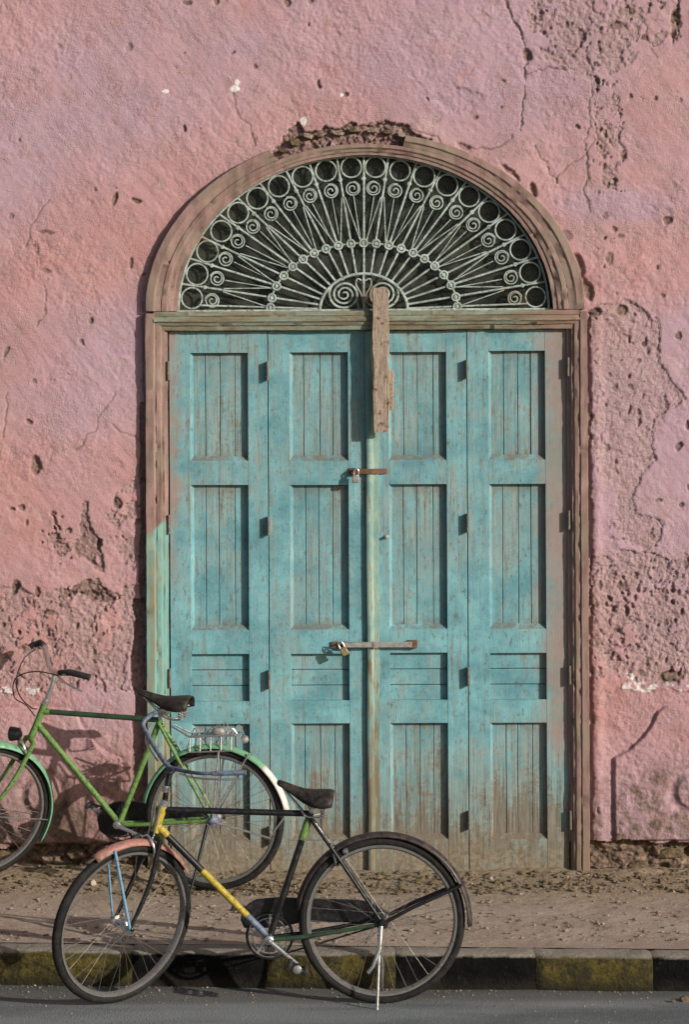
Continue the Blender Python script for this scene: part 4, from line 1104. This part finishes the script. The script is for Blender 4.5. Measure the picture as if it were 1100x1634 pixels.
# rear stand
A.tubes('stand_leg', CHROME, [RH + Vector((-.008, -.070, -.02)), A.L(600, 1515, -.085), A.L(596, 1607, -.125)], [.009, .007, .006])
A.tubes('stand_lever', CHROME, [RH + Vector((-.004, -.072, -.012)), A.L(601, 1508, -.09), A.L(590, 1535, -.10), A.L(582, 1545, -.10)], [.010, .010, .008, .008])
A.tubes('stand_leg', CHROME, [RH + Vector((-.008, .070, -.02)), Vector((.0, .10, .15)), Vector((.0, .150, .004))], [.009, .007, .006])
# rear brake gear
for sd in (-1, 1):
    A.tubes('brake_arm', CHROME, spline([A.L(520, 1338, sd * .010), A.L(527, 1352, sd * .045), A.L(532, 1374, sd * .038)], 5), .006)
    c_ = A.L(533, 1372, sd * .036); A.part(MB().cbox((c_.x - .012, c_.y - .006, c_.z - .02), (c_.x + .012, c_.y + .006, c_.z + .02), .003), 'brake_block', GRIP)
A.tubes('brake_bridge', BLACK, [A.L(522, 1345, -.05), A.L(522, 1345, .05)], .008)
A.tubes('brake_rod', BLACK, [A.L(496, 1308, -.02), A.L(512, 1335, -.03), A.L(524, 1352, -.02)], .004)
A.tubes('brake_rod', CHROME, [A.L(500, 1312, -.025), A.L(528, 1350, -.04)], .004)
A.part(MB().lathe([(-.006, .010), (0, .014), (.012, .014), (.018, .006)], A.L(545, 1357, -.02), (1, 0, .1), 10), 'cable_stop', CHROME)
# steered assembly
axis = (HT - HB).normalized()
MS = Matrix.Translation(HT) @ Matrix.Rotation(math.radians(41), 4, axis) @ Matrix.Translation(-HT)
q0 = A.L(187, 1468); FH = Vector((q0.x, 0, .356))
# unsteered hub position chosen so that the turned wheel still rests on the road
foot = HT + (HB - HT) * ((HT.z - .356) / (HT.z - HB.z))
FH = Vector((foot.x - .020, 0, .356))
for _ in range(12):
    w_ = MS @ FH; ax_ = (MS.to_3x3() @ Vector((0, 1, 0)))
    low = w_.z - .356 * math.sqrt(max(0, 1 - ax_.z ** 2)); FH.z -= low
crown = HB + (HB - HT).normalized() * .022
A.wheel(FH, MS)
mgf = A.guard(FH, 28, 117, PINKMUD, M=MS, gap=.017, w=.029)
fk = A.part(MB().tube([crown + Vector((0, -.050, -.004)), crown + Vector((0, 0, .010)), crown + Vector((0, .050, -.004))], [.011, .015, .011], 10), 'fork', BLACK, None, MS)
for sd in (-1, 1):
    A.part(MB().tube(spline([crown + Vector((0, sd * .048, 0)), crown.lerp(FH, .45) + Vector((.022, sd * .056, 0)), crown.lerp(FH, .8) + Vector((.012, sd * .058, 0)), FH + Vector((0, sd * .058, 0))], 6), [.0125 - .005 * k / 18 for k in range(19)], 10), 'fork_blade', BLACK, fk, MS)
    ga = math.radians(103); gp = FH + Vector(((.356 + .008) * math.cos(ga), sd * .030, (.356 + .008) * math.sin(ga)))
    A.part(MB().tube([FH + Vector((-.004, sd * .066, -.012)), gp], .0068 if sd < 0 else .005, 8), 'mudguard_stay', BLUE, mgf, MS)
    A.part(MB().lathe([(0, .010), (.012, .010), (.016, .005)], FH + Vector((0, sd * .064, 0)), (0, sd, 0), 8), 'axle_nut', BLACK, fk, MS)
A.part(MB().tube([HB + Vector((-.024, -.018, -.03)), HT + Vector((-.028, -.018, .01))], .0045, 6), 'brake_rod', CHROME, fk, MS)
A.part(MB().tube([HB + Vector((-.024, .018, -.03)), HT + Vector((-.028, .018, .01))], .0045, 6), 'brake_rod', CHROME, fk, MS)
A.part(MB().tube(spline([crown + Vector((-.02, -.045, -.075)), crown + Vector((-.028, -.042, -.02)), crown + Vector((-.03, 0, .012)), crown + Vector((-.028, .042, -.02)), crown + Vector((-.02, .045, -.075))], 5), .005, 6), 'brake_stirrup', CHROME, fk, MS)
A.tubes('headset', CHROME, [HT + axis * -.004, HT + axis * .022], .020, None)
clamp = A.L(267, 1228)
A.tubes('stem', BLACK, [HT + axis * .015, A.L(262, 1256), A.L(267, 1232)], [.0125, .0125, .013])
A.tubes('stem_collar', CHROME, [A.L(259, 1262), A.L(261, 1252)], .018)
hb = A.tubes('handlebar', BARBLUE, spline([A.L(240, 1147, .27), A.L(229, 1153, .268), A.L(220, 1162, .255), A.L(219, 1168, .24), A.L(224, 1176, .21), A.L(240, 1196, .12), A.L(258, 1216, .03), A.L(266, 1222, .0), A.L(276, 1224, -.03), A.L(300, 1224, -.12), A.L(318, 1223, -.18), A.L(336, 1222, -.205), A.L(356, 1221, -.215)], 5), [.0100] * 32 + [.0100 - .0028 * k / 28 for k in range(29)])
A.tubes('grip', BARBLUE, [A.L(338, 1222, -.206), A.L(362, 1221, -.218), A.L(392, 1220, -.225)], [.0100, .0110, .0100], hb)
A.tubes('brake_lever', CHROME, spline([A.L(284, 1230, -.06), A.L(310, 1231, -.16), A.L(345, 1231, -.215), A.L(384, 1230, -.225)], 5), .0042, hb)
A.tubes('brake_lever', CHROME, spline([A.L(246, 1216, .07), A.L(225, 1190, .18), A.L(232, 1166, .26)], 5), .0045, hb)

# ------------------------------------------------------------- rear (green) bicycle
YAW = math.asin(0.16)
B = Bike('b', 'green bicycle against the pink wall, black saddle and white tipped rear mudguard', 338, -0.52, YAW, .346, 0.016)
B.rusty = True; B.bbmat = CHROME
RHb = Vector((0, 0, .346)); BBb = B.L(186, 1312); STb = B.L(251, 1150); HTb = B.L(68, 1121); HBb = B.L(47, 1172)
B.wheel(RHb)
fr = B.tubes('frame', GREEN, [BBb, STb + (STb - BBb).normalized() * .01], .0145)
B.tubes('top_tube', DKGREEN, [B.L(70, 1133), B.L(248, 1147)], .0135, fr)
B.tubes('top_lug', GREEN, [B.L(64, 1132), B.L(76, 1133.5)], .0165, fr)
B.tubes('down_tube', GREEN, [B.L(56, 1152), B.L(186, 1312)], .0150, fr)
B.tubes('head_tube', GREEN, [HTb, HTb.lerp(HBb, .5), HBb], [.0185, .017, .0185], fr)
for sd in (-1, 1):
    B.tubes('seat_stay', GREEN, [STb + Vector((.0, sd * .016, -.005)), STb.lerp(RHb, .3) + Vector((0, sd * .045, 0)), RHb + Vector((0, sd * .058, 0))], [.0085, .0085, .007], fr)
    B.tubes('chain_stay', GREEN, [BBb + Vector((.01, sd * .03, -.002)), BBb.lerp(RHb, .35) + Vector((0, sd * .042, -.006)), RHb + Vector((0, sd * .058, 0))], [.010, .010, .008], fr)
B.tubes('seat_post', CHROME, [STb, STb + Vector((.016, 0, .075))], .0125)
B.saddle(B.L(217, 1098), B.L(303, 1111), LEATHER)
B.part(MB().cbox((STb.x - .005, -.028, STb.z + .035), (STb.x + .050, .028, STb.z + .07), .006), 'saddle_clamp', CHROME)
B.cranks(BBb, math.radians(-20), .092, .050, .16, near_tilt=.3)
cgb = [(156, 1290), (172, 1281), (200, 1279), (226, 1283), (260, 1292), (320, 1298), (352, 1300), (352, 1310), (300, 1310), (225, 1312), (205, 1322), (190, 1334), (165, 1338), (150, 1326), (146, 1306)]
B.chain_guard([B.L(*p) for p in cgb], .060, .022, BLACK)
B.guard(RHb, 168, 60, GREENMUD, gap=.016)
B.guard(RHb, 60, 47, GREENMUD, gap=.0162)
mw = B.guard(RHb, 47, 8, WHITE, gap=.0165, flare=.010)
for sd in (-1, 1):
    B.tubes('mudguard_stay', CHROME, [RHb + Vector((.0, sd * .062, -.004)), RHb + Vector((.28, sd * .034, -.082)), RHb + Vector((.352, sd * .030, .02))] if sd < 0 else [RHb + Vector((.0, sd * .062, 0)), RHb + Vector((.35, sd * .03, .05))], .005)
    B.tubes('mudguard_stay', CHROME, [RHb + Vector((.0, sd * .062, .01)), RHb + Vector((.18, sd * .032, .325))], .004)
B.part(MB().lathe([(-.085, .007), (-.07, .012), (-.062, .018), (-.058, .028), (-.05, .028), (-.044, .020), (.044, .020), (.05, .034), (.058, .034), (.07, .010)], RHb, (0, 1, 0), 14), 'hub_shell', BARBLUE)
# rear carrier: wire platform with low rails
ca = B.tubes('carrier', CHROME, [B.L(302, 1172, -.062), B.L(376, 1170, -.062), B.L(380, 1170, -.03), B.L(380, 1170, .03), B.L(376, 1170, .062), B.L(302, 1172, .062)], .005)
for k in range(5):
    B.tubes('carrier_wire', CHROME, [B.L(306 + k * 16, 1171.5, -.062), B.L(306 + k * 16, 1171.5, .062)], .0032, ca)
for v in (-.03, 0, .03):
    B.tubes('carrier_wire', CHROME, [B.L(302, 1172, v), B.L(379, 1170, v)], .0030, ca)
for sd in (-1, 1):
    B.tubes('carrier_rail', CHROME, [B.L(300, 1196, sd * .070), B.L(372, 1194, sd * .070)], .0038, ca)
    for k in range(5):
        B.tubes('carrier_post', CHROME, [B.L(304 + k * 16.5, 1172, sd * .062), B.L(304 + k * 16.5, 1195, sd * .070)], .0030, ca)
    B.tubes('carrier_leg', CHROME, [B.L(350, 1194, sd * .070), RHb + Vector((.004, sd * .066, .006))], .005, ca)
    B.tubes('carrier_leg', CHROME, [B.L(302, 1172, sd * .055), B.L(272, 1156, sd * .03)], .0045, ca)
B.part(MB().cbox(B.L(337, 1171, -.04) - Vector((0, 0, .0)), B.L(356, 1160, .03), .008), 'carrier_clip', GREYSTEEL, ca)
for k in range(7):
    r2 = random.Random(60 + k); x_ = 300 + 11 * k
    B.tubes('carrier_wire', CHROME if k % 2 else GREYSTEEL, spline([B.L(x_ - 6, 1194 + r2.uniform(-3, 4), r2.uniform(-.07, .07)), B.L(x_, 1176 + r2.uniform(-6, 6), r2.uniform(-.06, .06)), B.L(x_ + 10, 1160 + r2.uniform(-6, 8), r2.uniform(-.05, .05)), B.L(x_ + 20, 1172 + r2.uniform(-8, 14), r2.uniform(-.06, .06))], 6), .0024, ca, None, 6)
# rear lamp on the mudguard
B.part(MB().lathe([(0, .018), (.02, .020), (.03, .012)], B.L(384, 1180, -.01), (1, 0, .4), 12), 'rear_reflector', GREYSTEEL)
# steered parts
axb = (HTb - HBb).normalized()
MT = Matrix.Translation(HTb) @ Matrix.Rotation(math.radians(38), 4, axb) @ Matrix.Translation(-HTb)
ft = HTb + (HBb - HTb) * ((HTb.z - .37) / (HTb.z - HBb.z)); FHb = Vector((ft.x - .100, 0, .37))
gz = 0.036 - 0.016 + .012
for _ in range(12):
    w_ = MT @ FHb; ax_ = (MT.to_3x3() @ Vector((0, 1, 0))); low = w_.z - .346 * math.sqrt(max(0, 1 - ax_.z ** 2)) - gz; FHb.z -= low
cr = HBb + (HBb - HTb).normalized() * .02
B.wheel(FHb, MT)
B.guard(FHb, -34, 118, GREENMUD, M=MT, gap=.016, w=.040)
fk = B.part(MB().tube([cr + Vector((0, -.050, -.004)), cr + Vector((0, 0, .010)), cr + Vector((0, .050, -.004))], [.011, .015, .011], 10), 'fork', GREEN, None, MT)
for sd in (-1, 1):
    B.part(MB().tube(spline([cr + Vector((0, sd * .048, 0)), cr.lerp(FHb, .45) + Vector((.02, sd * .056, 0)), cr.lerp(FHb, .8) + Vector((.012, sd * .058, 0)), FHb + Vector((0, sd * .058, 0))], 6), [.0125 - .005 * k / 18 for k in range(19)], 10), 'fork_blade', GREEN, fk, MT)
    B.part(MB().tube([FHb + Vector((0, sd * .064, 0)), FHb + Vector((.33, sd * .030, -.085))], .003, 5), 'mudguard_stay', CHROME, fk, MT)
B.part(MB().tube(spline([cr + Vector((-.03, -.045, -.075)), cr + Vector((-.045, -.042, -.02)), cr + Vector((-.05, 0, .012)), cr + Vector((-.045, .042, -.02)), cr + Vector((-.03, .045, -.075))], 5), .007, 6), 'brake_stirrup', CHROME, fk, MT)
lp = B.part(MB().lathe([(0, .012), (.01, .030), (.05, .036), (.058, .036), (.062, .030)], B.L(32, 1168, -.01), (-1, 0, 0), 16), 'headlamp', BLACK, None)
B.part(MB().lathe([(.060, .031), (.066, .024), (.070, .010)], B.L(32, 1168, -.01), (-1, 0, 0), 16), 'lamp_glass', CHROME, lp)
B.tubes('headset', CHROME, [HTb - axb * .003, HTb + axb * .024], .0195)
B.tubes('stem', CHROME, [HTb + axb * .015, B.L(80, 1090), B.L(84, 1072)], .0115)
hb = B.tubes('handlebar', CHROME, spline([B.L(30, 1036, .235), B.L(42, 1031, .23), B.L(54, 1040, .18), B.L(68, 1060, .08), B.L(82, 1071, .0), B.L(96, 1069, -.08), B.L(108, 1066, -.17), B.L(126, 1064, -.22), B.L(140, 1066, -.23)], 6), .0115)
B.tubes('grip', GRIP, [B.L(106, 1065, -.17), B.L(128, 1063, -.222), B.L(159, 1070, -.235)], [.0145, .0165, .0150], hb)
B.tubes('grip', GRIP, [B.L(50, 1034, .20), B.L(42, 1030, .23), B.L(26, 1036, .24)], [.0145, .016, .015], hb)
B.tubes('brake_lever', CHROME, spline([B.L(98, 1073, -.10), B.L(118, 1080, -.20), B.L(134, 1086, -.235), B.L(147, 1092, -.24)], 5), .005, hb)
B.tubes('brake_cable', BLACK, spline([B.L(36, 1040, .21), B.L(20, 1055, .17), B.L(14, 1085, .10), B.L(24, 1110, .05), B.L(44, 1127, .02), B.L(56, 1128, -.015)], 8), .003, hb)
B.tubes('brake_cable', BLACK, spline([B.L(100, 1072, -.11), B.L(60, 1066, -.08), B.L(26, 1078, -.05), B.L(22, 1108, -.03), B.L(40, 1122, -.02), B.L(54, 1140, -.018)], 8), .003, hb)
B.tubes('stand_leg', BLACK, [RHb + Vector((-.02, -.068, -.02)), Vector((-.09, -.16, .004))], [.009, .006])

# =================================================================== LOOSE STONES AND DIRT
def scatter(name, n, ylo, yhi, smin, smax, mat, seed, pw=1.0):
    r = random.Random(seed); mb = MB()
    t = (1 + 5 ** .5) / 2
    ico = [(-1, t, 0), (1, t, 0), (-1, -t, 0), (1, -t, 0), (0, -1, t), (0, 1, t), (0, -1, -t), (0, 1, -t), (t, 0, -1), (t, 0, 1), (-t, 0, -1), (-t, 0, 1)]
    fc = [(0, 11, 5), (0, 5, 1), (0, 1, 7), (0, 7, 10), (0, 10, 11), (1, 5, 9), (5, 11, 4), (11, 10, 2), (10, 7, 6), (7, 1, 8), (3, 9, 4), (3, 4, 2), (3, 2, 6), (3, 6, 8), (3, 8, 9), (4, 9, 5), (2, 4, 11), (6, 2, 10), (8, 6, 7), (9, 8, 1)]
    for _ in range(n):
        x = r.uniform(-2.1, 2.1); y = yhi + (ylo - yhi) * r.random() ** pw
        if y < kerb_y(x) - .05: continue
        s = (smin + (smax - smin) * r.random() ** 3) / 1.9
        z = float(ground_z(np.array(x), np.array(y))) + s * .6
        a = r.uniform(0, 6.28); sx, sy, sz = s * r.uniform(.8, 1.5), s * r.uniform(.7, 1.2), s * r.uniform(.5, .9)
        v = []
        for p in ico:
            k = r.uniform(.8, 1.15); X_, Y_ = p[0] * sx * k, p[1] * sy * k
            v.append((x + X_ * math.cos(a) - Y_ * math.sin(a), y + X_ * math.sin(a) + Y_ * math.cos(a), z + p[2] * sz * k))
        mb.add(v, fc)
    o = mb.build(name, mat, smooth=False); o['kind'] = 'stuff'; return o
o = scatter('gravel', 2600, -1.75, -.05, .003, .013, PEBBLE, 1); tag(o, 'fine pale gravel strewn over the dusty pavement', 'gravel')
def road_grit():
    r = random.Random(9); mb = MB()
    for _ in range(900):
        x = r.uniform(-2, 2); t = r.random() ** 2.2; y = kerb_y(x) - .275 - 1.1 * t; q = r.uniform(.0012, .0045) * (1.6 - t)
        a = r.uniform(0, 6.28); v = []
        for (dx, dy, dz) in ((1, 0, 0), (-.5, .87, 0), (-.5, -.87, 0), (0, 0, 1.0), (.5, .6, .5)):
            X_, Y_ = dx * q * r.uniform(.7, 1.3), dy * q * r.uniform(.7, 1.3); v.append((x + X_ * math.cos(a) - Y_ * math.sin(a), y + X_ * math.sin(a) + Y_ * math.cos(a), -.150 + dz * q))
        mb.add(v, [(0, 1, 3), (1, 2, 3), (2, 0, 3), (0, 4, 1), (0, 3, 4), (1, 4, 3)])
    o = mb.build('road_grit', PEBBLE, smooth=False); o['kind'] = 'stuff'; tag(o, 'loose grit gathered on the road along the kerb', 'grit')
road_grit()
o = scatter('dirt_crumbs', 2600, -.62, -.03, .003, .020, CLOD, 2); tag(o, 'brown dirt crumbs and fallen plaster along the foot of the wall', 'dirt')
pale = [(144, 1417, 11, 'pale stone on the pavement seen through the top of the turned front wheel'), (58, 1392, 6, 'small pale stone at the foot of the wall below the green mudguard'), (2, 1396, 7, 'pale stone at the left edge below the green bicycle front tyre'), (780, 1405, 7, 'small pale stone before the rightmost door leaf'), (905, 1411, 8, 'dark clod before the right door post')]
for i, (px_, py_, s_, lb) in enumerate(pale):
    d_ = F * H / (py_ + 4 - 550); y_ = d_ - D
    p = W(px_, py_, y_); zz = float(ground_z(np.array(p[0]), np.array(y_)))
    o = link_mesh('loose_stone', rock(s_ * .0029 * .5, .014, s_ * .0029 * .5, 50 + i), CLOD if 'dark' in lb else PALE)
    o.location = (p[0], y_, zz + s_ * .0029 * .4); tag(o, lb, 'stone', 'loose stones on the pavement')
for i, (px_, y_, s_, lb) in enumerate([(1088, -2.27, .022, 'dark lump of dirt on the road at the right edge of the picture'), (1070, -2.29, .012, 'tiny dark crumb on the road left of the bigger lump at the right edge')]):
    o = link_mesh('dirt_lump', rock(s_, s_, s_ * .6, 80 + i), CLOD); o.location = ((px_ - 550) * (D + y_) / F, y_, -.142); tag(o, lb, 'dirt lump', 'dirt lumps on the road')
